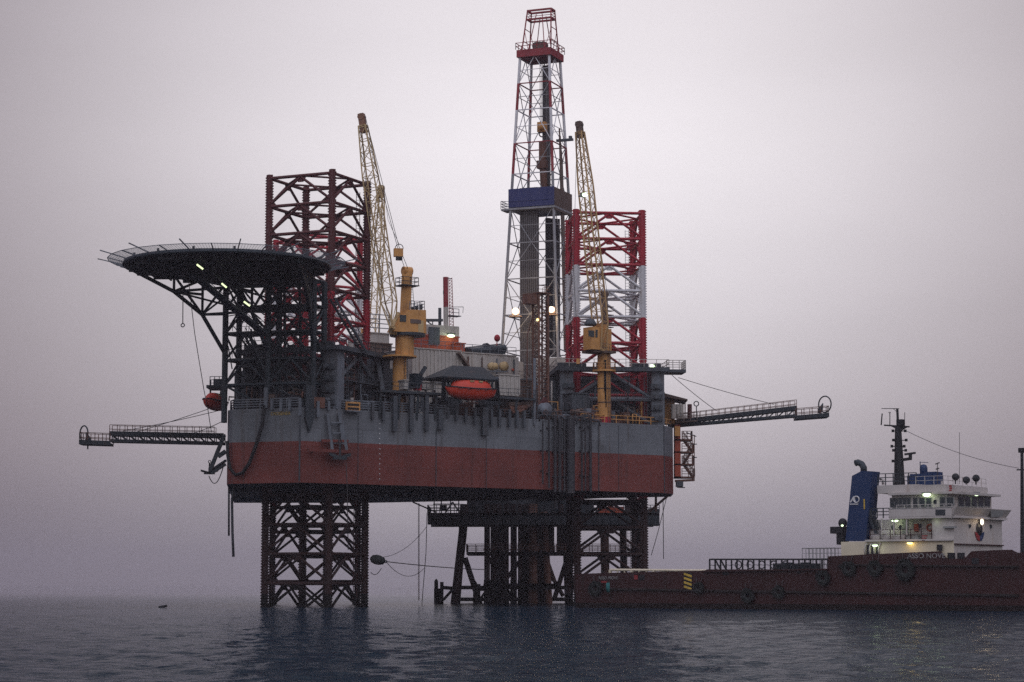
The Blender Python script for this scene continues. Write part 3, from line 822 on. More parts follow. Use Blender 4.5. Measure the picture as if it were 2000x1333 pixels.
# cantilever brackets under the overhanging deck
tips = [V((-9.6, -11.4, 0)), V((-6.2, -14.6, 0)), V((-.5, -15.0, 0))]
brk = []
for pr, tv in zip(cols, tips):
    base = pr[0]
    c0 = zv(base, 30.2); c1 = base + tv * .25 + V((0, 0, 34.6)); c2 = base + tv * .55 + V((0, 0, 36.9)); c3 = base + tv * .98 + V((0, 0, hz_ - .55))
    u0 = zv(base, hz_ - .6); u1 = base + tv * .25 + V((0, 0, hz_ - .55)); u2 = base + tv * .55 + V((0, 0, hz_ - .55))
    for p, q in ((c0, c1), (c1, c2), (c2, c3)): mem(p, q, .24, 'bracket_chord')
    mem(u0, c3, .24, 'bracket_chord')
    for p, q in ((c1, u1), (c1, zv(base, 35.0)), (c2, u2), (c2, u1), (c1, u0), (c1, u2), (c2, zv(c1, c2.z + .1))): mem(p, q, .16, 'bracket_strut')
    brk.append((c1, c2, u1, u2, c3))
for a, c in zip(brk, brk[1:]):
    mem(a[0], c[0], .16, 'bracket_strut'); mem(a[1], c[1], .16, 'bracket_strut'); mem(a[0], c[2], .12, 'bracket_strut'); mem(c[1], a[3], .12, 'bracket_strut'); mem(a[4], c[4], .2, 'bracket_strut'); mem(a[1], c[0], .12, 'bracket_strut')
# right part of the deck rests on the jacking house: props
for px, Y in ((560, 262.0), (590, 261.0)):
    p = P(px, 700, Y); mem((p.x, p.y, ZT), (p.x - .2, p.y - 2, hz_ - .5), .18, 'prop')
# access stairway with lit tubes
s0, s1 = P(376, 536, 246.0), P(516, 652, 253.5)
b = MB(); stairs(b, s0, s1, 1.1, .28); b.bar(s0, s1, 1.15, .25); b.bar(s0 + V((0, 0, 2.2)), s1 + V((0, 0, 2.2)), .12); st = b.build('stairway', M['steel_teal'], hd_)
for (x0, y0), (x1, y1), Y in (((384.5, 517), (396.5, 526), 242.8), ((433, 554), (442.5, 562), 247.6), ((476.5, 589.5), (488, 598), 249.8)):
    b = MB(); b.tube(P(x0, y0, Y), P(x1, y1, Y), .1, n=8); b.build('fluorescent_lamp', M['tube_light'], st)
s2 = P(516, 705, 257.2); s3 = P(468, 770, 258.8)
b = MB(); stairs(b, P(482, 655, 257), P(516, 730, 258.4), .9, .3); b.build('lower_stairway', M['steel_teal'], hd_)
b = MB(); stairs(b, P(650, 585, 259.2), P(712, 690, 262.4), 1.0, .3); b.build('side_stairway', M['steel'], hd_)
b = MB(); b.rail([P(640, 602, 258.9), P(655, 600, 258.9)], 1, 2, 1, .04); b.build('guard_rail', M['steel'], hd_)
# ladder hoop under the deck and hanging lines
b = MB()
for k in range(6): p = P(357 + k * .2, 514 + k * 5, 246.5); b.bar(p - V((.5, 0, 0)), p + V((.5, 0, 0)), .06)
for s in (-.5, .5): b.bar(P(357, 512, 246.5) + V((s, 0, 0)), P(358, 541, 246.5) + V((s, 0, 0)), .06)
b.build('rope_ladder', M['grey'], hd_)
b = MB(); a = P(357.5, 560, 252.4); c = P(357, 632, 252.4); b.tube(a, c, .055, n=6); b.torus(c - V((0, 0, .22)), .2, .06, (0, 1, 0), 14, 6)
single(b, 'crane_sling', M['rope'], 'short hanging cable ending in a ring under the left edge of the helideck', 'cable', a)
b = MB(); pts = [P(x, y, 252 + (y - 580) * .035) for x, y in ((368, 545), (373, 590), (380, 650), (388, 700), (398, 760), (406, 800), (413, 845))]
b.path(pts, .045); single(b, 'stay_cable', M['rope'], 'long slack cable from the helideck edge down to the left burner boom', 'cable', pts[0])
# dark winch house below the truss
b = MB(); p = P(497, 735, 266.0); b.box((p.x, p.y, ZT + 2.6), (3.6, 3.4, 5.2), A_L); w_ = tag(b.build('winch_house', M['steel'], origin=(p.x, p.y, ZT)), 'black windowless machinery house under the helideck truss', 'machinery house')
b = MB(); b.rail([(p.x - 1.7, p.y - 1.6, ZT + 5.2), (p.x + 1.7, p.y - 2.4, ZT + 5.2)], 1, 2, 1.2, .04); b.build('guard_rail', M['steel'], w_)
# clutter under the truss
def skid(px, py0, py1, Y, w, dd, mat, label, name, cat, rz=0.0, tanks=False):
    a = P(px, py1, Y); top = P(px, py0, Y).z; z0 = min(a.z, ZT + .02) if a.z < ZT + .6 else a.z
    t = thing(name, label, cat, (a.x, a.y, z0), rz)
    h = top - z0
    if tanks:
        b = MB(); b.lathe([(w * .46, 0), (w * .5, .1), (w * .5, h - .25), (w * .3, h)], (0, 0, 0), 18); b.build('shell', mat, t, local=True)
        b = MB(); b.torus((0, 0, h * .5), w * .5, .06, n=18, k=6); b.build('band', M['dgrey'], t, local=True)
    else:
        b = MB(); b.box((0, 0, h / 2 + .1), (w, dd, h - .2)); b.build('casing', mat, t, local=True)
        b = MB(); 
        for s in (-1, 1): b.box((0, s * (dd / 2 - .1), .08), (w + .3, .2, .16))
        b.build('skid_base', M['dgrey'], t, local=True)
        b = MB()
        for k in range(max(2, int(w / .9))): b.box((-w / 2 + (k + .5) * w / max(2, int(w / .9)), -dd / 2 - .03, h * .5), (.06, .06, h - .5))
        b.build('stiffener', M['dgrey'], t, local=True)
    return t
for i, args in enumerate((
    (560, 755, 785, 263.5, 2.6, 1.6, M['housewhite'], 'small white locker behind the rail below the helideck truss', 'deck_locker', 'locker'),
    (698, 735, 790, 268.0, 2.4, 2.0, M['brown'], 'brown rusty cabinet between the two front columns of the maroon leg', 'switch_cabinet', 'cabinet'),
    (752, 722, 790, 272.5, 3.0, 2.4, M['dgrey'], 'dark grey mud tank beside the yellow pedestal', 'mud_tank', 'tank'),
)):
    skid(*args[:7], args[7], args[8], args[9], RZ1)
b = MB(); b.bar(P(738, 700, 268), P(752, 790, 267), .5, .25); b.bar(P(724, 702, 268.5), P(724, 790, 268.5), .9, .5); single(b, 'deck_column', M['grey'], 'leaning grey post right of the maroon leg', 'post', P(752, 790, 267))

# secondary steel between the truss columns: landings, handrails, ladders, cables
for k, z in enumerate((29.4, 32.6)):
    a, c = zv(cols[0][0], z + .25), zv(cols[1][1], z + .25)
    b = MB(); b.bar(zv(cols[0][0], z + .25).lerp(zv(cols[0][1], z + .25), .5), zv(cols[1][0], z + .25).lerp(zv(cols[1][1], z + .25), .5), 1.5, .08); b.build('landing', M['steel'], hd_)
    b = MB(); b.rail([zv(cols[0][0], z + .3), zv(cols[1][0], z + .3), zv(cols[2][0], z + .3)], 1.0, 2, .9, .03); b.build('guard_rail', M['steel'], hd_)
random.seed(21)
for _ in range(26):
    j = random.choice((0, 1)); a, c = cols[j], cols[j + 1]; f0, f1 = random.random(), random.random(); z0 = random.uniform(ZT + 1, 36); z1 = min(37.8, z0 + random.uniform(-3.5, 3.5)); q = random.choice((0, 1))
    mem(zv(a[q].lerp(c[q], f0), z0), zv(a[1 - q if random.random() < .4 else q].lerp(c[q], f1), max(ZT, z1)), random.uniform(.05, .10), 'light_brace')
def piping(label, org, pts_fn, n, seed, mats):
    t = thing('deck_piping', label, 'piping', org); random.seed(seed)
    for k in range(n):
        a, ln, hh, r = pts_fn(); b = MB(); s_ = random.choice((-1, 1)); a = V((a.x, a.y, ZT))
        w_ = d1 * (ln * s_)
        b.path([a, a + V((0, 0, hh)), a + w_ + V((0, 0, hh)), a + w_ + V((0, 0, hh * random.uniform(.1, .8)))] if k % 3 else [a, a + V((0, 0, hh * 1.5))], r, n=7); b.build('pipe', random.choice(mats), t)
    for k in range(n // 3):
        a, ln, hh, r = pts_fn(); a = V((a.x, a.y, ZT)); b = MB(); sz = (random.uniform(.6, 1.8), random.uniform(.6, 1.2), random.uniform(.6, 1.9))
        b.box(a + V((0, 0, sz[2] / 2 + .02)), sz, RZ1); b.build('box', random.choice(mats), t)
    return t
pmats = [M['dgrey'], M['steel'], M['rust'], M['dpipe'], M['grey'], M['brown']]
piping('maze of dark pipes and boxes on the bow deck below the helideck truss', zv(cols[1][1], ZT), lambda: (Bw(random.uniform(460, 640), 790, random.uniform(.8, 4)), random.uniform(.5, 2), random.uniform(.6, 3.0), random.uniform(.05, .16)), 34, 31, pmats)
piping('pipes and small boxes behind the fender posts between the maroon leg and lifeboat', S(780, 790, 2), lambda: (S(random.uniform(690, 870), 790, random.uniform(.8, 5)), random.uniform(.5, 2), random.uniform(.6, 2.4), random.uniform(.05, .16)), 34, 32, pmats)
piping('rusty pipes and boxes on deck between the lifeboat and the lattice tower', S(1000, 800, 2), lambda: (S(random.uniform(905, 1060), 800, random.uniform(.8, 5)), random.uniform(.5, 2), random.uniform(.5, 2.0), random.uniform(.05, .16)), 34, 33, pmats + [M['rust']])
piping('jumble of pipes and valves around the foot of the right yellow crane', S(1180, 820, 2), lambda: (S(random.uniform(1070, 1290), 820, random.uniform(.6, 4)), random.uniform(.5, 2), random.uniform(.5, 2.6), random.uniform(.05, .16)), 44, 34, pmats + [M['rust'], M['yellow']])

piping('crowd of tall pipes and frames on the middle deck below the derrick', S(1000, 790, 8), lambda: (S(random.uniform(880, 1110), 780, random.uniform(6, 13)), random.uniform(.6, 3), random.uniform(1.5, 5.0), random.uniform(.06, .2)), 54, 35, pmats + [M['housewhite'], M['rust']])
# ------------------------------------------------------------------ lattice booms and cranes
def boom(parent, H, T, wd, dp, tipw, nb_, mat, head=1.7, heel=.12, hmat=None, cr=.09):
    """parts: boom (head box, its chords and lacing are sub-parts)"""
    H, T = V(H), V(T); d = (T - H); L = d.length; d.normalize()
    s = d.cross(V((0, 0, 1))).normalized(); u = s.cross(d)
    b = MB(); b.bar(T - d * head, T + d * .2, tipw * 1.05, tipw * .95, up=u)
    b.tube(T - s * tipw * .6 - d * .2, T + s * tipw * .6 - d * .2, .42, n=12)
    bo = b.build('boom', hmat or mat, parent)
    b = MB(); b.bar(H - s * wd * .5, H + s * wd * .5, .3); b.build('boom_heel', mat, bo)
    def fr(t):
        k = min(1, max(.25, t / heel)) if t < heel else (1 if t < .72 else 1 - (t - .72) / .28 * (1 - tipw / wd))
        kk = (t / heel if t < heel else (1 if t < .72 else 1 - (t - .72) / .28 * (1 - tipw / dp)))
        c = H + d * (L * t)
        w2 = wd / 2 * max(k, .3) if t > .72 else wd / 2
        return [c + s * (sx * w2) + u * (su * dp / 2 * max(kk, .12)) for sx, su in ((-1, -1), (1, -1), (1, 1), (-1, 1))]
    ts = [0, heel] + [heel + (1 - heel) * (i + 1) / nb_ for i in range(nb_)]
    ts[-1] = 1 - head * .6 / L
    F_ = [fr(t) for t in ts]
    for i in range(4):
        b = MB()
        for a, c in zip(F_, F_[1:]): b.tube(a[i], c[i], cr, n=7)
        b.build('chord', mat, bo)
    for i in range(4):
        b = MB(); j = (i + 1) % 4
        for k, (a, c) in enumerate(zip(F_, F_[1:])):
            b.bar(c[i], c[j], .07)
            if k % 2: b.bar(a[i], c[j], .07)
            else: b.bar(a[j], c[i], .07)
        b.build('lacing', mat, bo)
    return bo, d, s, u

def rope(name, pts, r, label, cat='cable', mat=None, group=None):
    b = MB(); b.path(pts, r); return single(b, name, mat or M['rope'], label, cat, pts[0], group)
def sag(a, c, s, n=10):
    a, c = V(a), V(c); return [a.lerp(c, i / n) - V((0, 0, 4 * s * (i / n) * (1 - i / n))) for i in range(n + 1)]

# --- left yellow crane
pb = S(780, 790, 2.6); pb.z = ZT
c1 = thing('deck_crane', 'yellow pedestal crane with long cream boom, between the maroon leg and white deckhouses', 'crane', pb, 0, 'pedestal cranes on the rig deck')
zpl = S(780, 697, 2.6).z; zho = S(780, 655, 2.6).z
b = MB(); b.tube(pb, (pb.x, pb.y, zpl), .85, n=20); b.tube((pb.x + .6, pb.y, zpl), (pb.x + .6, pb.y, zho), 1.15, n=20); b.build('pedestal', M['yellow'], c1)
b = MB(); b.tube((pb.x, pb.y, zpl - .12), (pb.x, pb.y, zpl + .08), 2.1, n=20); b.build('pedestal_platform', M['yellow'], c1)
sp_ = lambda x, y, o=2.6: S(x, y, o)
zr = sp_(795, 606).z
b = MB(); cc = sp_(796, 655); b.tube((cc.x, cc.y, zho - .1), (cc.x, cc.y, zho + .25), 2.2, n=20); b.build('slew_ring', M['steel'], c1)
a0, a1, a2 = sp_(757, 654, 1.2), sp_(793, 654, 1.0), sp_(831, 654, 1.6)
b = MB()
pl = [sp_(770, 655, 1.2), sp_(833, 655, 1.2), sp_(832, 606, 1.2), sp_(801, 605, 1.2), sp_(780, 628, 1.2)]
b.extr([(p.x, p.y, max(p.z, zho + .25)) for p in pl], n1 * 1.8)
h_ = b.build('machinery_house', M['yellow'], c1)
b = MB(); w0 = sp_(812, 628, 1.15); b.box(w0, (1.5, .06, .5), RZ1); b.build('louvre', M['brown'], h_)
b = MB(); b.rail([(sp_(800, 606, 1.3)), sp_(829, 606, 1.3), sp_(829, 606, 1.3) + n1 * 2.6], 1.1, 3, .8, .035); b.build('guard_rail', M['grey'], c1)
mt0, mt1 = sp_(790, 640, 2.7), sp_(795.5, 530, 2.7)
b = MB(); b.bar(mt0, mt1, 1.25, 1.1); b.tube(mt1 - d1 * .6, mt1 + d1 * .55, .55, n=14); mast = b.build('mast', M['yellow'], c1)
pp = sp_(795, 559, 2.7)
b = MB(); b.box(pp, (2.4, 2.0, .12), RZ1)
b.rail([pp + d1 * -1.1 - n1 * .9, pp + d1 * 1.1 - n1 * .9, pp + d1 * 1.1 + n1 * .9, pp - d1 * 1.1 + n1 * .9], 1, 2, 1, .04, True); b.build('mast_platform', M['steel'], mast)
b = MB()
for s in (-.2, .2): b.bar(sp_(807, 605, 2.2) + d1 * s, sp_(803, 560, 2.2) + d1 * s, .06)
for k in range(8): p = sp_(807 - k * .5, 604 - k * 5.5, 2.2); b.bar(p - d1 * .2, p + d1 * .2, .04)
b.build('mast_ladder', M['steel'], mast)
H1, T1 = sp_(767, 640, 1.6), PL(706, 226, S(706, 226, 5.0), n1)
boom(c1, H1, T1, 1.5, 1.55, .75, 15, M['cream'], 2.2, hmat=M['rustboom'])
b = MB(); x = sp_(768, 652, 2.0); b.bar(x, H1, .9, .5); b.bar(sp_(778, 612, 2.5), H1, .4); b.build('boom_foot', M['cream'], c1)
for k, o in enumerate((-.35, .35)):
    rope('pendant_rope', [T1 + d1 * .3 + n1 * o, P(777, 480, T1.y - 1.6) + n1 * o * .5, mt1 + n1 * o], .035, ('left', 'right')[k] + ' pendant rope from the cream boom tip to the yellow crane mast', 'cable')
rope('hoist_rope', [T1 - d1 * .2 + V((0, 0, -.4)), T1.lerp(H1, .5) - d1 * 1.1, H1 - d1 * .4], .03, 'hoist rope running down along the left side of the cream boom')
bk = P(778, 494, T1.y - 2.2)
t = thing('bridle_block', 'small orange sheave block hanging on the ropes right of the cream boom', 'pulley block', bk)
b = MB(); b.box(bk, (1.1, .7, 1.0), .2); b.build('casing', M['yellow'], t)
b = MB(); b.box(bk + V((.1, -.1, -.72)), (.75, .6, .45), .2); b.build('sheave_guard', M['black'], t)
b = MB(); b.torus(bk + V((.1, 0, .55)), .5, .05, (.2, 1, 0), 14, 6); b.build('bail', M['steel'], t)
# --- rear crane, its boom crossing behind
pr_ = P(716, 690, 300); pr_.z = ZT
c2 = thing('deck_crane', 'short cream crane boom at the rear, crossing behind the long cream boom', 'crane', pr_, 0, 'pedestal cranes on the rig deck')
b = MB(); b.tube(pr_, pr_ + V((0, 0, 7)), .9, n=18); b.build('pedestal', M['yellow'], c2)
b = MB(); b.box(pr_ + V((0, .3, 8.3)), (3, 3, 2.6), .3); b.build('machinery_house', M['yellow'], c2)
b = MB(); b.bar(pr_ + V((-.3, .5, 9.5)), pr_ + V((-.3, .5, 14.5)), 1.0); b.build('mast', M['yellow'], c2)
H2, T2 = pr_ + V((.5, -.6, 8.6)), P(744.5, 366, 303)
boom(c2, H2, T2, 1.4, 1.3, .7, 12, M['cream'], 1.5)
rope('hoist_rope', [T2 + V((.3, 0, .2)), P(758, 430, 300), bk + V((.1, 0, 1.0))], .03, 'thin rope from the short rear boom to the orange sheave block')
rope('pendant_rope', sag(T2, pr_ + V((-.3, .5, 14.4)), .1), .035, 'pendant rope behind the maroon leg to the short rear boom tip')
# --- right crane
pk = S(1180, 824, 1.0); pk.z = ZT + .02
c3 = thing('deck_crane', 'yellow pedestal crane with tan lattice boom in front of the red and white leg', 'crane', pk, 0, 'pedestal cranes on the rig deck')
q_ = lambda x, y, o=1.0: S(x, y, o)
zt3 = q_(1180, 690).z
b = MB(); b.tube(pk + V((0, 0, .75)), (pk.x, pk.y, zt3), .84, n=22); b.build('pedestal', M['yellow'], c3)
b = MB(); b.tube(pk, pk + V((0, 0, .75)), .87, n=22); b.build('base_ring', M['red'], c3)
b = MB(); p = q_(1180, 725); b.tube(p - V((0, 0, .12)), p + V((0, 0, .12)), 1.5, n=20); b.rail([p + V((-1.4, -1.2, .1)), p + V((1.4, -1.2, .1)), p + V((1.4, 1.2, .1)), p + V((-1.4, 1.2, .1))], .9, 2, 1.2, .03, True); b.build('pedestal_platform', M['yellow'], c3)
b = MB(); p = q_(1170, 692); b.box((p.x, p.y, zt3 + .05), (3.6, 2.6, .3), RZ1); b.rail([p - d1 * 2.0 - n1 * 1.4 + V((0, 0, .2)), p + d1 * 2.0 - n1 * 1.4 + V((0, 0, .2))], 1, 2, 1.2, .03); b.build('slew_platform', M['brown'], c3)
b = MB(); p = q_(1156, 665, .4); b.box((p.x, p.y, zt3 + 1.65), (1.45, 1.8, 2.9), RZ1); cab = b.build('cab', M['yellow'], c3)
b = MB(); b.box(q_(1155, 652, -.55), (.9, .06, .8), RZ1); b.build('cab_window', M['glass'], cab)
b = MB(); p = q_(1174, 668, 1.3); b.box((p.x, p.y, zt3 + 1.65), (1.9, 2.0, 2.9), RZ1)
b.box((p.x - .1, p.y - .1, zt3 + 3.4), (1.1, 1.4, .6), RZ1); b.build('machinery_house', M['yellow'], c3)
b = MB(); p = q_(1153, 628, .4); b.lathe([(.75, 0), (.8, .2), (.5, .8), (.1, .95)], (p.x, p.y, zt3 + 3.35), 14); b.build('exhaust_cowl', M['dgrey'], c3)
m0_, m1_ = q_(1184, 690, 2.2), q_(1181, 575, 2.2)
b = MB(); b.bar(m0_, m1_, .75, .7); b.tube(m1_ - d1 * .4, m1_ + d1 * .4, .4, n=12)
for k in range(6): p = q_(1190, 600 + k * 8, 2.0); b.box(p, (.9, .8, .08), RZ1)
b.build('mast', M['brown'], c3)
H3, T3 = q_(1178, 684, -.2), PL(1131, 241, S(1131, 241, 3.0), n1)
boom(c3, H3, T3, 1.4, 1.5, .74, 17, M['boomtan'], 2.0, hmat=M['brown'], cr=.115)
p = q_(1142, 381, .6)
b = MB(); b.box(p + n1 * .35, (.7, .35, .5), RZ1); b.bar(p + n1 * .35, p + n1 * 1.4, .12); lm = b.build('boom_lamp', M['steel'], c3)
b = MB(); b.sphere(p, (.34, .2, .26), 12); b.build('lens', M['lamp_green'], lm)
for k, o in enumerate((-.3, .3)):
    rope('pendant_rope', [T3 + d1 * .3 + n1 * o, m1_ + n1 * o + d1 * .2], .03, ('near', 'far')[k] + ' pendant rope from the rusty boom tip to its short mast')
rope('hoist_rope', [T3 - d1 * .3, q_(1120, 520, .8), q_(1129, 700, .6)], .03, 'hoist rope hanging left of the rusty boom beside the red leg')
p = q_(1129, 706, .6); t = thing('hook_block', 'small hook block at the end of the rope left of the right crane', 'hook', p)
b = MB(); b.box(p, (.4, .25, .7)); b.build('casing', M['yellow'], t); b = MB(); b.torus(p - V((0, 0, .55)), .18, .05, (0, 1, 0), 12, 6); b.build('hook', M['steel'], t)

# ladders, doors and glazing that make the cranes readable
def ladder(mb, a, c, w, n_): 
    sd_ = d1 * (w / 2)
    for s in (-1, 1): mb.bar(V(a) + sd_ * s, V(c) + sd_ * s, .05)
    for k in range(n_): p = V(a).lerp(V(c), (k + .5) / n_); mb.bar(p - sd_, p + sd_, .035)
b = MB(); a = pb - n1 * .95 + d1 * .35; ladder(b, (a.x, a.y, ZT), (a.x, a.y, zpl), .45, 16); b.build('ladder', M['steel'], c1)
b = MB(); a = pk - n1 * .93 + d1 * .2; ladder(b, (a.x, a.y, ZT), (a.x, a.y, zt3), .42, 28); b.build('ladder', M['brown'], c3)
b = MB(); w0 = sp_(822, 640, 1.17); b.box(w0, (.75, .05, 1.7), RZ1); b.build('door', M['cream'], h_)
b = MB(); b.box(sp_(787, 622, 1.15), (.9, .06, .8), RZ1); b.build('cab_window', M['glass'], h_)
b = MB()
for k in range(3): b.tube(sp_(806 + 8 * k, 605, 1.8), sp_(806 + 8 * k, 600 - 2 * k, 1.8), .22, n=10)
b.build('exhausts', M['steel'], c1)
b = MB(); b.box(q_(1165, 652, -.52), (.32, .05, 1.0), RZ1); b.build('cab_window', M['glass'], cab)
for k in range(3):
    b = MB(); b.path([pk + V((0, 0, 2 + k)) - n1 * .86 - d1 * (.3 + .12 * k), V((pk.x, pk.y, zt3 - 1)) - n1 * .86 - d1 * (.3 + .12 * k)], .05); b.build('hydraulic_hose', M['hose'], c3)
for zz in (2.6, 4.4):
    b = MB(); b.tube(pk + V((0, 0, zz)), pk + V((0, 0, zz + .1)), .9, n=22); b.build('flange', M['brown'], c3)
# ------------------------------------------------------------------ derrick
YD = 322.6
dz_ = lambda y: P(1056, y, YD).z
dc = P(1056, 745, YD)
DA = math.radians(-22)
ea, eb = V((math.cos(DA), math.sin(DA), 0)), V((-math.sin(DA), math.cos(DA), 0))
der = thing('derrick', 'tall red and white drilling derrick rising behind the deckhouses', 'derrick', (dc.x, dc.y, dc.z), DA)
z_lo, z_hi = dz_(745), dz_(116)
def hw(z): return 4.45 + (2.33 - 4.45) * (z - dz_(700)) / (dz_(116) - dz_(700))
def dcn(z, i):
    h = hw(z); return V((dc.x, dc.y, z)) + ea * (h * (-1, 1, 1, -1)[i]) + eb * (h * (-1, -1, 1, 1)[i])
lv = [116, 168, 220, 285, 345, 412, 480, 550, 620, 690, 745]
legmat = [1, 0, 1, 0, 2, 2, 2, 2, 2, 2]
DM = [M['dred'], M['dwhite'], M['dpale']]
for i in range(4):
    b = MB()
    for k in range(10): b.tube(dcn(dz_(lv[k]), i), dcn(dz_(lv[k + 1]), i), .21, n=8, mi=legmat[k])
    b.build('corner_post', DM, der)
gm = [1, 0, 1, 0, 1, 2, 2, 2, 2, 2, 2]
for k in range(11):
    z = dz_(lv[k])
    for i in range(4):
        j = (i + 1) % 4
        b = MB(); b.bar(dcn(z, i), dcn(z, j), .15); b.build('girt', DM[gm[k]], der)
        if k < 10:
            z2 = dz_(lv[k + 1]); zm = (z + z2) / 2
            mt = DM[2 if k > 3 else (1 if k in (0, 2) else 2)]
            b = MB(); mid = (dcn(z, i) + dcn(z, j)) / 2
            if k % 2 == 0:
                b.bar(mid, dcn(z2, i), .1); b.bar(mid, dcn(z2, j), .1)
            else:
                mid2 = (dcn(z2, i) + dcn(z2, j)) / 2
                b.bar(dcn(z, i), mid2, .1); b.bar(dcn(z, j), mid2, .1)
            b.bar(dcn(zm, i), dcn(zm, j), .08)
            b.build('diagonal_brace', mt, der)
# crown platform
def slab(mb, z, h, o, mi=0): mb.frame((dc.x, dc.y, z), ea * o, eb * o, V((0, 0, h / 2)), mi)
zc0, zc1 = dz_(118), dz_(100)
b = MB(); slab(b, (zc0 + zc1) / 2 - .1, 1.1, 2.75); b.build('crown_platform', M['dred'], der)
b = MB(); o = 2.85; cs_ = [V((dc.x, dc.y, zc1 - .2)) + ea * (sx * o) + eb * (sy * o) for sx, sy in ((-1, -1), (1, -1), (1, 1), (-1, 1))]
b.rail(cs_, 1.0, 2, 1.2, .045, True); b.build('guard_rail', M['dred'], der)
b = MB(); p = V((dc.x, dc.y, zc1 + .3)); b.frame(p, ea * 1.0, eb * .6, V((0, 0, .5)))
for s in (-.6, 0, .6): b.tube(p + ea * s - eb * .35 + V((0, 0, .5)), p + ea * s + eb * .35 + V((0, 0, .5)), .6, n=14)
b.build('crown_block', M['brown'], der)
za, zt_ = zc1 - .2, dz_(22)
b0 = [V((dc.x, dc.y, za)) + ea * (sx * 2.35) + eb * (sy * 1.6) for sx, sy in ((-1, -1), (1, -1), (1, 1), (-1, 1))]
t0 = [V((dc.x + .15, dc.y, zt_)) + ea * (sx * 1.9) + eb * (sy * .8) for sx, sy in ((-1, -1), (1, -1), (1, 1), (-1, 1))]
b = MB()
for a, c in zip(b0, t0): b.bar(a, c, .2)
for k in range(4):
    b.bar(t0[k], t0[(k + 1) % 4], .26)
    for f in (.25, .55): b.bar(b0[k].lerp(t0[k], f), b0[(k + 1) % 4].lerp(t0[(k + 1) % 4], f), .09) if k in (1, 3) else None
    a, c = t0[k] - V((0, 0, 1.35)), t0[(k + 1) % 4] - V((0, 0, 1.35)); b.bar(a, c, .26)
    for f in (.33, .66): b.bar(t0[k] - V((0, 0, 1.35 * f)), t0[(k + 1) % 4] - V((0, 0, 1.35 * f)), .07)
for k, kk in ((0, 1), (3, 2)):
    m_ = (t0[k] + t0[kk]) / 2 - V((0, 0, .9))
    b.bar(m_ + (t0[k] - m_) * .25, b0[k].lerp(b0[kk], .22), .13); b.bar(m_ + (t0[kk] - m_) * .25, b0[k].lerp(b0[kk], .78), .13)
    b.bar(b0[k].lerp(t0[k], .5), b0[k].lerp(b0[kk], .22), .08); b.bar(b0[kk].lerp(t0[kk], .5), b0[k].lerp(b0[kk], .78), .08)
b.build('gin_pole_frame', M['dred'], der)
# windwall at the racking board
zw0, zw1 = dz_(412), dz_(375)
o = hw(zw0) + .2
def wall(a, c, z0, z1, th, mat, name):
    b = MB(); n_ = (c - a).cross(V((0, 0, 1))).normalized() * th
    b.extr([V((a.x, a.y, z0)), V((c.x, c.y, z0)), V((c.x, c.y, z1)), V((a.x, a.y, z1))], n_)
    return b.build(name, mat, der)
wc = [V((dc.x, dc.y, 0)) + ea * (sx * o) + eb * (sy * o) for sx, sy in ((-1, -1), (1, -1), (1, 1), (-1, 1))]
wall(wc[0], wc[1], zw0 + .1, zw1, .1, M['tarp'], 'windwall'); wall(wc[1], wc[2], zw0 - .6, zw1 - .1, .1, M['brown'], 'windwall')
wall(wc[2], wc[3], zw0 + .1, zw1, .1, M['tarp'], 'windwall'); wall(wc[3], wc[0], zw0 + .1, zw1, .1, M['tarp'], 'windwall')
b = MB(); b.bar(wc[0] + V((0, 0, zw0 + 1.0)), wc[1] + V((0, 0, zw0 + 1.0)), .3, .07); b.build('windwall_girt', M['tarp'], der)
b = MB(); slab(b, zw0 - .15, .28, o + .12); q0 = wc[0] + V((0, 0, zw0 - .15)); b.bar(q0 - ea * 1.3 + eb * 1.2, q0 + ea * .2 + eb * 1.2, 2.4, .25); b.build('racking_platform', M['dpale'], der)
b = MB(); q1 = q0 - ea * 1.3 + V((0, 0, .1)); b.rail([q0 - eb * .0, q1, q1 + eb * 2.4, q0 + eb * 2.4], 1.2, 3, .8, .045); b.build('guard_rail', M['dpale'], der)
# windwall notch panel on the right (rusty service side)
b = MB(); s0_ = wc[1].lerp(wc[2], .55)
for k in range(5): b.tube(V((s0_.x, s0_.y, dz_(690))) + ea * (.25 + .02 * k) + eb * (-.5 + .3 * k), V((dc.x, dc.y, dz_(255 + 14 * k))) + ea * (hw(dz_(255)) + .35) + eb * (-.3 + .25 * k), .13, n=8)
b.build('service_line', M['brown'], der)
b = MB(); p = V((dc.x, dc.y, dz_(278))) + ea * (hw(dz_(278)) + 1.0); b.box(p, (2.6, .5, .35), DA); b.box(p + ea * .9 + V((0, 0, .3)), (.4, .5, .5), DA); b.build('floodlight_bracket', M['dgrey'], der)
# floodlights low on the derrick
for px, py, Y, sc in ((1007, 609, 316.8, 1.0), (1077, 605.5, 316.4, .92)):
    p = P(px, py, Y); b = MB(); b.box(p + V((0, .45, 0)), (1.1, .5, .95)); b.bar(p + V((0, .5, -.1)), p + V((.2, 2.6, -.3)), .16); b.box(p + V((0, .9, -.65)), (1.9, 1.6, .12)); f_ = b.build('floodlight', M['brown'], der)
    b = MB(); b.sphere(p + V((0, .05, .05)), (.52 * sc, .3, .5 * sc), 14); b.build('lens', M['lamp_warm'], f_)
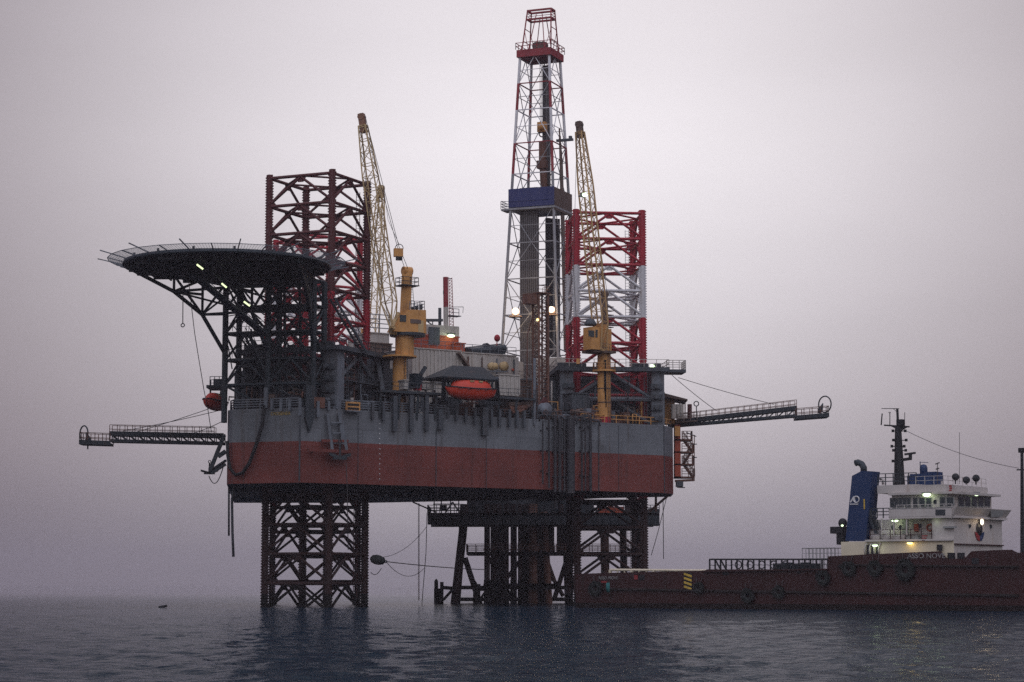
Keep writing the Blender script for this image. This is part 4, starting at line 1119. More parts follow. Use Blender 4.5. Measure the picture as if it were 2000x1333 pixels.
# racked pipe inside: many stands side by side
k_ = 0
def stand(px, yo, y0, y1, r, mat, label, group):
    a = P(px, y1, YD + yo); c = V((a.x, a.y, dz_(y0)))
    b = MB(); b.tube(V((a.x, a.y, a.z)), c, r, n=8); return single(b, 'drill_pipe', mat, label, 'drill pipe', V((a.x, a.y, a.z)), group)
for row in range(3):
    for c in range(9):
        stand(1017.5 + c * 3.9 + row * 1.2, -1.6 + row * .55 - c * .12, 372, 752, .155, M['pipe'], 'grey drill pipe racked upright in the wide left bundle inside the derrick', 'drill pipes of the left bundle')
for c, (px, w_) in enumerate(((1068, .2), (1073, .24), (1079, .24), (1085, .2), (1091, .26))):
    stand(px, .4 + .3 * c, 425, 698, w_, M['dpipe'], 'black pipe standing in the loose right bundle inside the derrick', 'pipes of the right bundle')
for c in range(3): stand(1062 + c * 5.5, .2, 128, 372 + 20 * c, .2 + .05 * (c == 1), M['pipe'], 'grey guide rail in the upper half of the derrick', 'guide rails in the derrick')
# travelling block and top drive
tb = P(1060, 300, YD)
t = thing('travelling_block', 'yellow travelling block and top drive hanging in the derrick above the blue windwall', 'travelling block', tb)
b = MB(); b.box(P(1059, 249, YD - .6), (1.3, .9, 1.5), DA); b.lathe([(.5, -.75), (.65, 0), (.5, .75)], P(1059, 249, YD - .7), 14, ax=eb); b.build('sheave_block', M['yellow'], t)
b = MB(); b.torus(P(1059, 262, YD - .6), .45, .1, (0, 1, 0), 14, 6); b.build('hook', M['brown'], t)
b = MB(); b.box(P(1060, 305, YD - .6), (.9, .9, 4.2), DA); b.box(P(1059, 322, YD - .9), (1.5, .8, 1.2), DA); b.tube(P(1061, 330, YD - .6), P(1063, 372, YD - .6), .55, n=12); b.build('top_drive', M['rust'], t)
for s in range(4):
    b = MB(); b.tube(P(1054.5 + 2.6 * s, 120, YD - .5 + .1 * s), P(1055 + 2.4 * s, 242, YD - .6 + .05 * s), .045, n=5); b.build('hoist_line', M['rope'], t)
for s in (-1, 1):
    b = MB(); b.tube(P(1061 + s * 4, 330, YD - .6), P(1061 + s * 3, 372, YD - .6), .09, n=6); b.build('elevator_link', M['steel'], t)
# cantilever and drill floor
zf = dz_(748)
cant = thing('cantilever', 'dark cantilever and drill floor carrying the derrick out over the wellhead platform', 'cantilever', (dc.x, dc.y, ZT))
ax_ = V((.42, .907, 0))
for s in (-7.2, 7.2):
    b = MB(); o_ = V((dc.x, dc.y, ZT + 2.3)) + ea * s
    b.bar(o_ - ax_ * 30, o_ + ax_ * 6, 1.1, 4.4); b.build('side_girder', M['dgrey'], cant)
    b = MB()
    for k in range(14): b.bar(o_ - ax_ * (29 - 2.5 * k) + V((0, 0, -2.1)), o_ - ax_ * (29 - 2.5 * k) + V((0, 0, 2.1)), 1.35, .2)
    b.build('stiffener', M['dgrey'], cant)
b = MB(); b.frame((dc.x, dc.y, zf - .4), ea * 7, eb * 7, V((0, 0, .4))); b.build('drill_floor', M['dgrey'], cant)
b = MB()
for sx in (-6, -2, 2, 6):
    for sy in (-6, 6): p = V((dc.x, dc.y, 0)) + ea * sx + eb * sy; b.bar((p.x, p.y, ZT + 4.4), (p.x, p.y, zf - .8), .6)
b.build('support_legs', M['dgrey'], cant)
b = MB(); b.frame((dc.x, dc.y, ZT + 6.4), ea * 5.5, eb * 5.5, V((0, 0, 1.6))); b.build('blowout_house', M['steel'], cant)
b = MB(); p = P(1081, 735, YD - 6); b.box((p.x, p.y, zf + 1.5), (4.6, 2.2, 3.0), DA); b.build('doghouse', M['housewhite'], cant)
b = MB(); p = P(1003, 735, YD - 5); b.box((p.x, p.y, zf + 1.3), (2.2, 2.4, 2.6), DA); b.build('tool_house', M['housewhite'], cant)
b = MB(); fl = [V((dc.x, dc.y, zf)) + ea * (sx * 6.9) + eb * (sy * 6.9) for sx, sy in ((-1, -1), (1, -1), (1, 1), (-1, 1))]; b.rail(fl, 1.1, 2, 1.6, .04, True); b.build('guard_rail', M['brown'], cant)
# ------------------------------------------------------------------ deckhouses and deck gear
def house(name, label, cat, px0, px1, y0, y1, off, depth, mat, corr=0, cap=None):
    a, c = S(px0, y1, off), S(px1, y1, off); top = S((px0 + px1) / 2, y0, off).z; bot = ZT + .01 if off >= 4 else (min(ZT + .01, a.z) if a.z < ZT + 1 else a.z)
    t = thing(name, label, cat, ((a.x + c.x) / 2, (a.y + c.y) / 2, bot))
    b = MB(); A_ = V((a.x, a.y, bot)); C_ = V((c.x, c.y, bot))
    b.extr([A_, C_, V((C_.x, C_.y, top)), V((A_.x, A_.y, top))], n1 * depth); b.build('wall', mat, t)
    if corr:
        b = MB(); L = (C_ - A_).length; n_ = int(L / corr)
        for k in range(n_ + 1):
            p = A_.lerp(C_, k / n_) - n1 * .03; b.bar(p + V((0, 0, .2)), V((p.x, p.y, top - .1)), corr * .45, .1, up=n1)
        b.build('corrugation', mat, t)
    b = MB(); q = [A_ - d1 * .12 - n1 * .12, C_ + d1 * .12 - n1 * .12, C_ + d1 * .12 + n1 * (depth + .12), A_ - d1 * .12 + n1 * (depth + .12)]
    b.prism([(p.x, p.y) for p in q], top, top + .14); b.build('roof', cap or mat, t)
    t['_top'] = top
    return t, A_, C_, top
del_ = []
h1, A1, C1, z1 = house('deckhouse', 'white corrugated deckhouse behind the yellow crane pedestal', 'deckhouse', 806, 900, 684, 766, 9.0, 9.0, M['housewhite'], .55)
for f in (.2, .55, .85):
    b = MB(); b.box(A1.lerp(C1, f) + V((0, 0, 2.0)) - n1 * .05, (.7, .12, 1.9), RZ1); b.build('door', M['dgrey'], h1)
h2, A2, C2, z2 = house('deckhouse', 'white deckhouse with dark gear on its roof, right of the lifeboat station', 'deckhouse', 905, 1008, 693, 766, 10.5, 8.0, M['housewhite'], 1.6)
b = MB()
for f in (.55, .8, .93): b.sphere(A2.lerp(C2, f) + V((0, 0, (z2 - A2.z) * .8)) - n1 * .1, (.22, .14, .2), 8)
b.build('wall_lamps', M['orange'], h2)
for f in (.12, .27, .42, .68):
    w0 = A2.lerp(C2, f) + V((0, 0, (z2 - A2.z) * .62)) - n1 * .04
    b = MB(); b.box(w0, (.8, .08, .75), RZ1); wf = b.build('window', M['grey'], h2)
    b = MB(); b.box(w0 - n1 * .03, (.62, .06, .58), RZ1); b.build('pane', M['glass'], wf)
for f in (.08, .34, .62, .95):
    b = MB(); p = A2.lerp(C2, f) - n1 * .15; b.tube(p + V((0, 0, .2)), p + V((0, 0, (z2 - A2.z) * .95)), .09, n=8); b.build('wall_pipe', (M['rust'], M['dgrey'], M['grey'], M['brown'])[int(f * 10) % 4], h2)
for f in (.1, .4, .7):
    b = MB(); p = A1.lerp(C1, f) - n1 * .2; b.path([p + V((0, 0, .2)), p + V((0, 0, 4.4 + f)), p + d1 * 1.6 + V((0, 0, 4.4 + f))], .1); b.build('wall_pipe', (M['rust'], M['dgrey'], M['brown'])[int(f * 10) % 3], h1)
b = MB(); r1 = A1 + V((0, 0, z1 - A1.z + .14)); b.rail([r1, r1 + (C1 - A1)], 1.0, 2, 1.3, .035); b.build('roof_rail', M['grey'], h1)
b = MB(); b.bar(S(893, 690, 8.8), S(913, 716, 8.8), 1.0, .25); b.bar(S(911, 716, 8.7), S(911, 735, 8.7), .7, .3); b.build('exhaust_duct', M['brown'], h2)
b = MB(); r0 = A2 + V((0, 0, z2 - A2.z + .14)); b.rail([r0, r0 + (C2 - A2)], 1.0, 2, 1.3, .035); b.build('roof_rail', M['grey'], h2)
# dark rolled gear on the roof with a mirror-like float
t = thing('roof_gear', 'long black bundle lying on the white deckhouse roof under the derrick', 'equipment', S(952, 690, 11.5))
b = MB(); p, q = S(918, 688, 12), S(986, 681, 12); b.tube(p, q, .52, n=12); b.tube(p + V((0, 0, .3)) + n1 * .9, q + n1 * .9 + V((0, 0, .3)), .45, n=12); b.bar(S(925, 690, 11.6), S(984, 690, 11.6), .8, .3); b.build('bundle', M['steel'], t)
b = MB(); b.extr([S(940, 682, 11.8), S(966, 680, 11.8), S(952, 670, 11.8)], n1 * 1.0); b.build('cover', M['steel'], t)
b = MB(); b.sphere(S(971, 661, 12), (.42, .42, .5), 10); b.bar(S(971, 664, 12), S(970, 680, 12), .14); single(b, 'red_float', M['red'], 'small red float on a stick above the black roof bundle', 'float', S(970, 680, 12))
t = thing('liferaft_canister', 'round cream canisters on the white deckhouse front right of the lifeboat roof', 'canister', S(975, 720, 9.6))
for px, r in ((960, .5), (966, .45), (984, .62)):
    b = MB(); p = S(px, 716, 9.4); b.lathe([(.02, -.3), (r, -.25), (r, .25), (.02, .3)], p, 14, ax=n1); b.build('canister', M['cream'], t)
b = MB(); b.bar(S(955, 726, 9.4), S(990, 726, 9.4), .7, .12); b.build('shelf', M['grey'], t)
# orange red cabin with the mast
h3, A3, C3, z3 = house('machinery_cabin', 'orange red cabin with a white top below the striped radio mast', 'cabin', 834, 896, 658, 690, 13.0, 5.0, M['orange'])
b = MB(); q = [A3, C3, C3 + n1 * 5, A3 + n1 * 5]; b.prism([(p.x + .05, p.y + .05) for p in q], z3 + .15, S(866, 636, 13.0).z); up_ = b.build('upper_storey', M['housewhite'], h3)
b = MB(); b.box(S(848, 656, 12.8), (1.6, .2, 2.2), RZ1); b.build('grille', M['dgrey'], h3)
b = MB(); p = S(881, 656.5, 12.4); b.box(p + V((0, 0, .28)), (1.0, .6, .16), RZ1); ll = b.build('lamp', M['dgrey'], h3)
b = MB(); b.sphere(p, (.5, .25, .2), 12); b.build('lens', M['lamp_green'], ll)
house('machinery_cabin', 'low orange red box beside the cabin, left of the black roof bundle', 'cabin', 890, 908, 672, 690, 12.0, 3.0, M['orange'])
ht, At, Ct, zt__ = house('tank_house', 'white round topped tank house left of the striped mast', 'cabin', 836, 872, 645, 660, 15.0, 3.0, M['grey'])
# striped mast
mb_ = S(875, 640, 15.0); mtp = S(874, 542, 15.0)
rm = thing('radio_mast', 'thin red and white striped radio mast on the orange cabin', 'mast', mb_)
b = MB(); L_ = mtp - mb_
for k in range(5): b.tube(mb_ + L_ * (k / 5) - d1 * .3, mb_ + L_ * ((k + 1) / 5) - d1 * .3, .33, n=10, mi=(1, 1, 0, 0, 0)[k])
b.build('pole', [M['dred'], M['housewhite']], rm)
b = MB()
for s in (.25, .85): b.bar(mb_ + d1 * s, mtp + d1 * (s * .8), .09)
for k in range(16): f = k / 16; b.bar(mb_ + L_ * f + d1 * .25, mb_ + L_ * (f + .06) + d1 * .85 * (1 - .2 * f), .05); b.bar(mb_ + L_ * f + d1 * .25, mb_ + L_ * f + d1 * .85 * (1 - .2 * f), .05)
b.build('ladder_frame', M['dred'], rm)
b = MB(); p = S(885, 618, 15); b.box(p, (1.8, 1.2, .1), RZ1); b.rail([p - d1 * .8, p + d1 * .9], 1.0, 2, .9, .04); b.build('platform', M['grey'], rm)
b = MB(); b.bar(S(878, 600, 15), S(905, 600, 15), .07); b.bar(S(905, 600, 15), S(904, 612, 15), .06); b.bar(S(868, 572, 15), S(872, 571, 15), .1); b.bar(S(866, 568, 15), S(866, 575, 15), .1); b.bar(S(870, 543, 15), S(882, 545, 15), .08); b.build('antenna', M['steel'], rm)
# T shaped davit post left of mast
t = thing('vent_post', 'grey T shaped post right of the yellow crane house', 'post', S(860, 660, 14))
b = MB(); b.bar(S(859, 656, 14), S(859, 602, 14), .4); b.build('post', M['dgrey'], t)
b = MB(); b.bar(S(831, 626, 13.8), S(864, 626, 13.8), .35); b.bar(S(832, 655, 13.8), S(859, 655, 13.8), .2); b.bar(S(833, 627, 13.8), S(845, 636, 13.8), .14); b.bar(S(845, 628, 13.8), S(845, 655, 13.8), .14); b.build('arm', M['dgrey'], t)
# white rear deckhouse seen between the maroon leg and crane
h4, A4, C4, z4 = house('deckhouse', 'white deckhouse with roof railing between the maroon leg and the cream boom', 'deckhouse', 722, 760, 652, 690, 24, 6, M['housewhite'])
b = MB(); r0 = A4 + V((0, 0, z4 - A4.z + .14)); b.rail([r0, r0 + (C4 - A4)], 2.4, 4, 1.6, .06); b.build('roof_rail', M['grey'], h4)
house('storage_box', 'brown storage box on deck under the cream boom foot', 'box', 722, 765, 672, 692, 20, 4, M['brown'])
h5, A5, C5, z5 = house('white_container', 'white container under the walkway right of the lifeboat', 'container', 976, 1014, 734, 772, 3.2, 2.8, M['housewhite'], .5)
house('white_container', 'smaller white box left of the blue deck winch on the ledge', 'container', 790, 804, 744, 760, .6, 1.6, M['housewhite'])
house('white_container', 'low white box between the deck winch and the lifeboat', 'container', 819, 846, 747, 760, .6, 1.6, M['housewhite'])
# ledge platforms along the side
def ledge(label, px0, px1, py, off0, off1, th, mat):
    t = thing('side_walkway', label, 'walkway', S((px0 + px1) / 2, py, off0))
    a, c = S(px0, py, off0), S(px1, py, off0); zz = a.z
    b = MB(); w_ = n1 * (off1 - off0); q = [a, c, c + w_, a + w_]; b.prism([(p.x, p.y) for p in q], zz - th, zz); b.build('floor', mat, t)
    b = MB(); L = (c - a).length
    for k in range(int(L / 2.6) + 1):
        p = a + d1 * (k * 2.6 + .2) + n1 * .3; b.bar((p.x, p.y, zz - th), V((p.x, p.y, ZT - .8)) + n1 * .35, .3)
    b.build('bracket', mat, t)
    b = MB(); b.rail([V((a.x, a.y, zz)), V((c.x, c.y, zz))], 1.0, 2, 1.3, .035); b.build('guard_rail', M['dgrey'], t)
    return t
ledge('dark ledge below the white boxes, left of the lifeboat', 744, 868, 761, -.6, 3.2, .3, M['steel'])
ledge('dark walkway right of the lifeboat along the deck edge', 975, 1048, 774, -.4, 3.2, .3, M['steel'])
# blue deck winch / small crane
t = thing('deck_winch', 'dark blue folded deck crane with a red base on the ledge', 'winch', S(815, 760, .4))
b = MB(); b.bar(S(808, 757, .2), S(817, 735, .2), 1.2, 1.0); b.box(S(812, 745, .2), (1.3, 1.0, 1.8), RZ1 + .3); b.build('body', M['roofblue'], t)
b = MB(); b.bar(S(817, 740, .2), S(831, 717, .2), .38); b.build('arm', M['steel'], t)
b = MB(); b.box(S(815, 756, .1), (.8, .7, .9), RZ1); b.build('base', M['red'], t)
# lifeboat station
def lifeboat(label, c, ax, L, H, beam):
    t = thing('lifeboat', label, 'lifeboat', c)
    ax = V(ax).normalized(); sd_ = V((-ax.y, ax.x, 0))
    def hullp(prof, name, mat, z0, z1, e0, e1, bm):
        b = MB(); n_ = 14; vs = []; m_ = 7
        for i in range(n_ + 1):
            u = -1 + 2 * i / n_; wv = (1 - abs(u) ** 2.6) ** .62 if abs(u) < 1 else 0
            for j in range(m_ + 1):
                a = math.pi * j / m_
                y = math.cos(a) * bm / 2 * max(wv, .02); zz = math.sin(a)
                z = (z0 + (z1 - z0) * zz * (max(wv, .03) ** prof)) if prof else (z0 - (z0 - z1) * zz * max(wv, .03) ** .5)
                vs.append(c + ax * (u * L / 2 * e0) + sd_ * y + V((0, 0, z + (e1 * u * u))))
        fs = [(i * (m_ + 1) + j, i * (m_ + 1) + j + 1, (i + 1) * (m_ + 1) + j + 1, (i + 1) * (m_ + 1) + j) for i in range(n_) for j in range(m_)]
        b.add(vs, fs, 0, True); return b.build(name, mat, t)
    hullp(0, 'hull', M['lifeboat'], H * .52, .0, 1, H * .07, beam)
    cn = hullp(.55, 'canopy', M['lifeboat'], H * .5, H * 1.0, .82, 0, beam * .9)
    b = MB()
    pts = [c + ax * (u * L / 2) + sd_ * (-beam / 2 * (1 - abs(u) ** 2.6) ** .62 - .04) + V((0, 0, H * .53 + H * .07 * u * u)) for u in [-.99 + .11 * k for k in range(19)]]
    b.path(pts, .07); b.path([p + sd_ * (2 * (c - p).dot(sd_)) for p in pts], .07); b.build('gunwale', M['steel'], t)
    b = MB()
    for u in (-.05, .12): b.box(c + ax * (u * L) - sd_ * (beam * .32) + V((0, 0, H * .86)), (.55, .25, .16), math.atan2(ax.y, ax.x))
    b.build('hatch', M['cream'], cn)
    b = MB()
    for k in range(5): p = pts[3 + 3 * k]; b.path([p, p + V((0, 0, -.28)) - sd_ * .05, pts[min(18, 5 + 3 * k)]], .025)
    b.build('grab_lines', M['steel'], t)
    return t
lc = S(920, 783, -1.6)
lifeboat('orange enclosed lifeboat hanging under the slate blue roof amidships', lc, d1, 7.4, 2.7, 2.5)
dv = thing('davit_station', 'black davit frame with a slate blue hipped roof over the orange lifeboat', 'davit', S(918, 775, 1.0))
r0 = [S(861, 736, -2.0), S(975, 732, -2.0)]; zr_ = (r0[0].z + r0[1].z) / 2
e0, e1 = S(862, 735, -2.3), S(974, 735, -2.3); k0, k1 = S(884, 714, .3), S(944, 714, .3)
b = MB(); e2, e3 = e1 + n1 * 5, e0 + n1 * 5
zl = e0.z; zk = k0.z
vs = [V((p.x, p.y, zl)) for p in (e0, e1, e2, e3)] + [V((p.x, p.y, zk)) for p in (k0, k1)] + [V((p.x, p.y, zl - .18)) for p in (e0, e1, e2, e3)]
b.add(vs, [(0, 1, 5, 4), (2, 3, 4, 5), (1, 2, 5), (3, 0, 4), (6, 7, 1, 0), (7, 8, 2, 1), (8, 9, 3, 2), (9, 6, 0, 3), (9, 8, 7, 6)]); b.build('roof', M['roofblue'], dv)
b = MB()
for px in (868, 970):
    b.bar(S(px, 738, -1.9), S(px - (3 if px < 900 else -3), 775, -.2), .45, .35); b.bar(S(px, 738, 1.8), S(px, 775, 1.8), .4)
b.build('davit_arm', M['steel'], dv)
b = MB()
for px0, px1 in ((872, 886), (888, 900), (905, 893), (940, 955), (955, 942), (966, 950)): b.bar(S(px0, 740, 1.6), S(px1, 772, 1.6), .16)
for px in (881, 895, 948, 962): b.bar(S(px, 738, 1.4), S(px, 774, 1.4), .18)
b.bar(S(866, 741, -1.7), S(972, 741, -1.7), .3); b.bar(S(866, 741, 1.7), S(972, 741, 1.7), .3); b.build('frame', M['steel'], dv)
for px in (886, 956):
    b = MB(); b.tube(S(px, 741, -1.6), S(px, 757, -1.6), .05, n=6); b.build('fall_wire', M['rope'], dv)
b = MB(); p = S(947, 738.5, -.4); b.sphere(p, (.34, .2, .28), 10); b.build('lamp', M['lamp_amber'], dv)
# small end on lifeboat at the bow
lb = P(421, 803, 267.0)
lifeboat('dull orange lifeboat seen end on at the far left edge of the hull', lb, (.25, .97, 0), 6.5, 2.2, 2.0)
dl = thing('davit_station', 'black davit platform above the end on lifeboat at the left', 'davit', P(424, 765, 268))
b = MB()
for x0, y0, x1, y1 in ((411, 742, 411, 768), (436, 738, 436, 800), (408, 756, 440, 752), (414, 768, 414, 780), (432, 762, 430, 778)): b.bar(P(x0, y0, 267), P(x1, y1, 267), .2)
b.bar(P(411, 755, 266), P(411, 755, 270), .3); b.build('davit_arm', M['steel'], dl)
b = MB(); b.box(P(424, 758, 268), (2.1, 4, .35)); b.box(P(428, 748, 268), (1.2, 1.6, .8)); b.build('platform', M['steel'], dl)
b = MB(); b.rail([P(410, 755, 266), P(437, 755, 266)], 1.2, 3, .6, .04); b.build('guard_rail', M['steel'], dl)
# rusty lattice tower amidships
lt0, lt1 = S(1056, 792, 5.0), S(1056, 574, 5.0)
lt = thing('lattice_tower', 'narrow rusty lattice tower standing on deck in front of the derrick', 'lattice tower', V((lt0.x, lt0.y, ZT)))
wv = .72
cs_ = [(-wv, -wv), (wv, -wv), (wv, wv), (-wv, wv)]
for i in range(4):
    b = MB(); p = lt0 + d1 * cs_[i][0] + n1 * cs_[i][1]; b.bar((p.x, p.y, ZT), (p.x, p.y, lt1.z), .24); b.build('post', M['rust'], lt)
for i in range(4):
    b = MB(); p, q = (lt0 + d1 * cs_[k][0] + n1 * cs_[k][1] for k in (i, (i + 1) % 4)); z = ZT + .3; s = 0
    while z < lt1.z - .8:
        b.bar((p.x, p.y, z), (q.x, q.y, z), .08); a_, c_ = ((p, q), (q, p))[s % 2]; b.bar((a_.x, a_.y, z), (c_.x, c_.y, z + .82), .08); z += .82; s += 1
    b.build('lacing', M['rust'], lt)
b = MB(); b.box((lt1.x, lt1.y, lt1.z), (1.9, 1.9, .15), RZ1); b.rail([lt1 - d1 * .9 - n1 * .9, lt1 + d1 * .9 - n1 * .9, lt1 + d1 * .9 + n1 * .9], .9, 2, .9, .03); p = S(1036, 585, 5); b.box(p, (1.7, 1.2, 1.3), RZ1); b.build('top_platform', M['rust'], lt)
b = MB(); p = S(1050, 625, 4.0); b.sphere(p, .17, 10); b.build('lamp', M['lamp_yellow'], lt)
p0, p1_ = S(1069, 785, 4.6), S(1068, 585, 4.6)
b = MB(); b.tube((p0.x, p0.y, ZT), (p0.x, p0.y, p1_.z), .2, n=10); single(b, 'riser_standpipe', M['rust'], 'rust coloured standpipe just right of the lattice tower', 'pipe', V((p0.x, p0.y, ZT)))
p0, p1_ = S(1044, 820, -.1), S(1044, 700, -.1)
b = MB(); b.tube((p0.x, p0.y, ZT - .8), (p0.x, p0.y, p1_.z), .18, n=10); single(b, 'vent_pipe', M['grey'], 'grey vent pipe at the deck edge below the lattice tower', 'pipe', V((p0.x, p0.y, ZT)))
b = MB(); b.bar(S(1029, 750, 6), S(1030, 655, 6), .14); b.bar(S(1030, 655, 6), S(1040, 620, 6), .1); single(b, 'whip_pole', M['rust'], 'thin rusty pole leaning in front of the grey drill pipes', 'pole', S(1029, 750, 6))
# deck machinery clutter between posts and houses
CL = (
    (1064, 801, 11, 'drum', M['grey'], 'round grey reel end at the deck edge below the lattice tower', 'reel'),
    (1010, 800, 7, 'pipe', M['rust'], 'rusty horizontal pipe lying along the deck edge right of the lifeboat', 'pipe'),
)
p = S(1064, 801, .2); t = thing('hose_reel', CL[0][5], 'hose reel', p)
b = MB(); b.lathe([(.9, -.4), (.9, -.3), (.5, -.28), (.5, .28), (.9, .3), (.9, .4)], p, 20, ax=n1); b.build('drum', M['grey'], t)
b = MB(); b.bar(p - d1 * .7 - V((0, 0, 1.1)), p, .18); b.bar(p + d1 * .7 - V((0, 0, 1.1)), p, .18); b.build('stand', M['rust'], t)
b = MB(); b.extr([S(1054, 792, 1.2), S(1076, 792, 1.2), S(1065, 776, 1.2)], n1 * .4); single(b, 'pipe_rack', M['maroon'], 'red triangular bracket behind the grey hose reel', 'bracket', S(1065, 792, 1.2))
b = MB(); b.tube(S(994, 800, .5), S(1027, 796, .5), .42, n=12); b.tube(S(1000, 806, .2), S(1024, 803, .2), .25, n=10); single(b, 'mud_pipe', M['rust'], CL[1][5], 'pipe', S(1010, 800, .5))
for i, (px0, px1, y0, y1, off, mat, lab, nm, ct) in enumerate((
    (704, 722, 735, 775, 6, M['dgrey'], 'grey control cabinet behind the rail right of the front leg column', 'control_cabinet', 'cabinet'),
    (872, 900, 778, 798, 5, M['dgrey'], 'dark pump box behind the fender posts below the lifeboat', 'pump_box', 'box'),
    (948, 976, 778, 798, 4, M['dgrey'], 'grey box under the walkway right of the lifeboat', 'deck_box', 'box'),
    (996, 1012, 776, 792, 6, M['brown'], 'small brown box behind the rusty horizontal pipe', 'deck_box', 'box'),
    (1082, 1100, 740, 800, 8, M['dgrey'], 'tall grey machine left of the right jacking house', 'pump_unit', 'machine'),
    (1118, 1150, 770, 800, 2.2, M['dgrey'], 'dark machine left of the yellow crane pedestal base', 'pump_unit', 'machine'),
    (1200, 1240, 790, 815, 4.5, M['steel'], 'black machine right of the yellow crane pedestal base', 'pump_unit', 'machine'),
    (1066, 1094, 716, 738, 14, M['housewhite'], 'pale cabin with rails left of the right jacking house', 'deck_cabin', 'cabin'),
    (1016, 1042, 745, 775, 8, M['brown'], 'rusty brown tank at the foot of the grey drill pipes', 'mud_tank', 'tank'),
    (745, 775, 745, 782, 6.5, M['steel'], 'black generator box behind the yellow pedestal foot', 'generator_box', 'generator'))):
    house(nm, lab, ct, px0, px1, y0, y1, off, 2.2, mat, .7)
# tangle of manifold pipes over the risers
t = thing('pipe_manifold', 'tangle of manifold pipes on the deck edge above the dark riser pipes', 'manifold', S(1105, 812, .2))
random.seed(5)
for k in range(26):
    px = 1052 + random.random() * 108; y0 = 800 + random.random() * 20; o = random.uniform(-.5, 1.6)
    b = MB()
    a = S(px, y0, o); c = a + d1 * random.uniform(.6, 2.6) + V((0, 0, random.uniform(-.3, .3)))
    b.path([a - V((0, 0, random.uniform(.2, .9))), a, c, c - V((0, 0, random.uniform(.2, .9))) - n1 * .3], random.uniform(.06, .15)); b.build('pipe', (M['dgrey'], M['rust'], M['dpipe'], M['brown'])[k % 4], t)
for px in (1066, 1092, 1118, 1128):
    b = MB(); p = S(px, 806, -.2); b.torus(p, .32, .06, n1, 14, 6); b.bar(p, p + n1 * .5, .1); b.build('valve_wheel', M['rust'], t)
b = MB(); b.rail([S(1050, 818, -.5), S(1160, 822, -.5)], 1.0, 2, 1.5, .04); b.build('guard_rail', M['dgrey'], t)
# right end: galley of yellow boxes and canopy
yb = V((22.0, 291.0, 0)); pz = lambda x, y, Y=291.0: P(x, y, Y)
t = thing('deck_shelter', 'ochre cabin with a brown canopy at the right end of the rig deck', 'cabin', pz(1310, 828))
b = MB(); a, c = pz(1299, 828), pz(1318, 770); b.extr([pz(1299, 828), pz(1318, 828), pz(1318, 774), pz(1299, 770)], (0, 2.4, 0)); b.build('wall', M['yellow'], t)
b = MB(); b.extr([pz(1297, 768, 289), pz(1343, 780, 289), pz(1343, 783, 289), pz(1297, 775, 289)], (0, 6, 0)); b.build('canopy', M['brown'], t)
b = MB(); b.bar(pz(1338, 782, 290), pz(1338, 826, 290), .14); b.bar(pz(1327, 780, 290), pz(1327, 826, 290), .14); b.bar(pz(1320, 826, 290), pz(1362, 822, 290), .3, .2); b.rail([pz(1322, 824, 289), pz(1362, 820, 289)], 1.0, 3, .8, .04); b.build('frame', M['brown'], t)
for px in (1315, 1324, 1331, 1347):
    b = MB(); b.tube(pz(px, 818, 289.5), pz(px, 790, 289.5), .3, n=12); single(b, 'gas_bottle', M['housewhite'] if px != 1347 else M['maroon'], {1315: 'pale gas bottle beside the ochre cabin wall', 1324: 'pale gas bottle, second from the ochre cabin', 1331: 'pale gas bottle under the canopy edge', 1347: 'dark red bottle outside the brown canopy'}[px], 'gas bottle', pz(px, 818, 289.5))
b = MB(); b.bar(pz(1361, 822), pz(1360, 793), .12); b.torus(pz(1360, 789), .32, .07, (0, 1, 0), 12, 6); single(b, 'navigation_horn', M['steel'], 'small forked post at the root of the right burner boom', 'horn', pz(1361, 822))
# stair tower on the stern side
sw = lambda x, y, Y=290.5: P(x, y, Y)
t = thing('stair_tower', 'orange stair tower with landings hanging on the right end of the hull', 'stair tower', sw(1336, 945))
b = MB(); b.extr([sw(1318, 934), sw(1330, 934), sw(1329, 830), sw(1318, 830)], (0, 2, 0)); b.build('trunk', M['orange'], t)
for y, x1 in ((858, 1352), (882, 1356), (906, 1356), (931, 1357)):
    b = MB(); b.extr([sw(1318, y), sw(x1, y), sw(x1, y + 3), sw(1318, y + 3)], (0, 2.4, 0)); b.build('landing', M['rust'], t)
    b = MB(); b.rail([sw(1332, y), sw(x1, y), sw(x1, y) + V((0, 2.3, 0))], 1.05, 3, .8, .045); b.build('guard_rail', M['rust'], t)
for (x0, y0, x1, y1) in ((1334, 858, 1351, 882), (1351, 882, 1335, 906), (1334, 906, 1352, 931)):
    b = MB(); stairs(b, sw(x0, y0, 291.4), sw(x1, y1, 291.4), .9, .3); b.build('stair_flight', M['rust'], t)
b = MB()
for x in (1352, 1356): b.bar(sw(x, 850), sw(x, 940), .12)
b.bar(sw(1318, 940), sw(1356, 938), .3); b.build('post', M['rust'], t)
b = MB(); b.bar(sw(1340, 845), sw(1360, 853), .12); b.bar(sw(1350, 868), sw(1361, 868), .12); b.bar(sw(1352, 894), sw(1361, 894), .12); b.bar(sw(1322, 952), sw(1338, 953), .14); b.box(sw(1327, 946), (.9, 1.6, .7)); b.build('boat_hook_arm', M['dgrey'], t)
# orange panel high on the stern side
b = MB(); b.extr([sw(1318, 852, 289.6), sw(1328, 852, 289.6), sw(1328, 833, 289.6), sw(1318, 833, 289.6)], (0, .8, 0)); single(b, 'ladder_box', M['yellow'], 'ochre box at the top of the orange stair tower', 'box', sw(1323, 845))
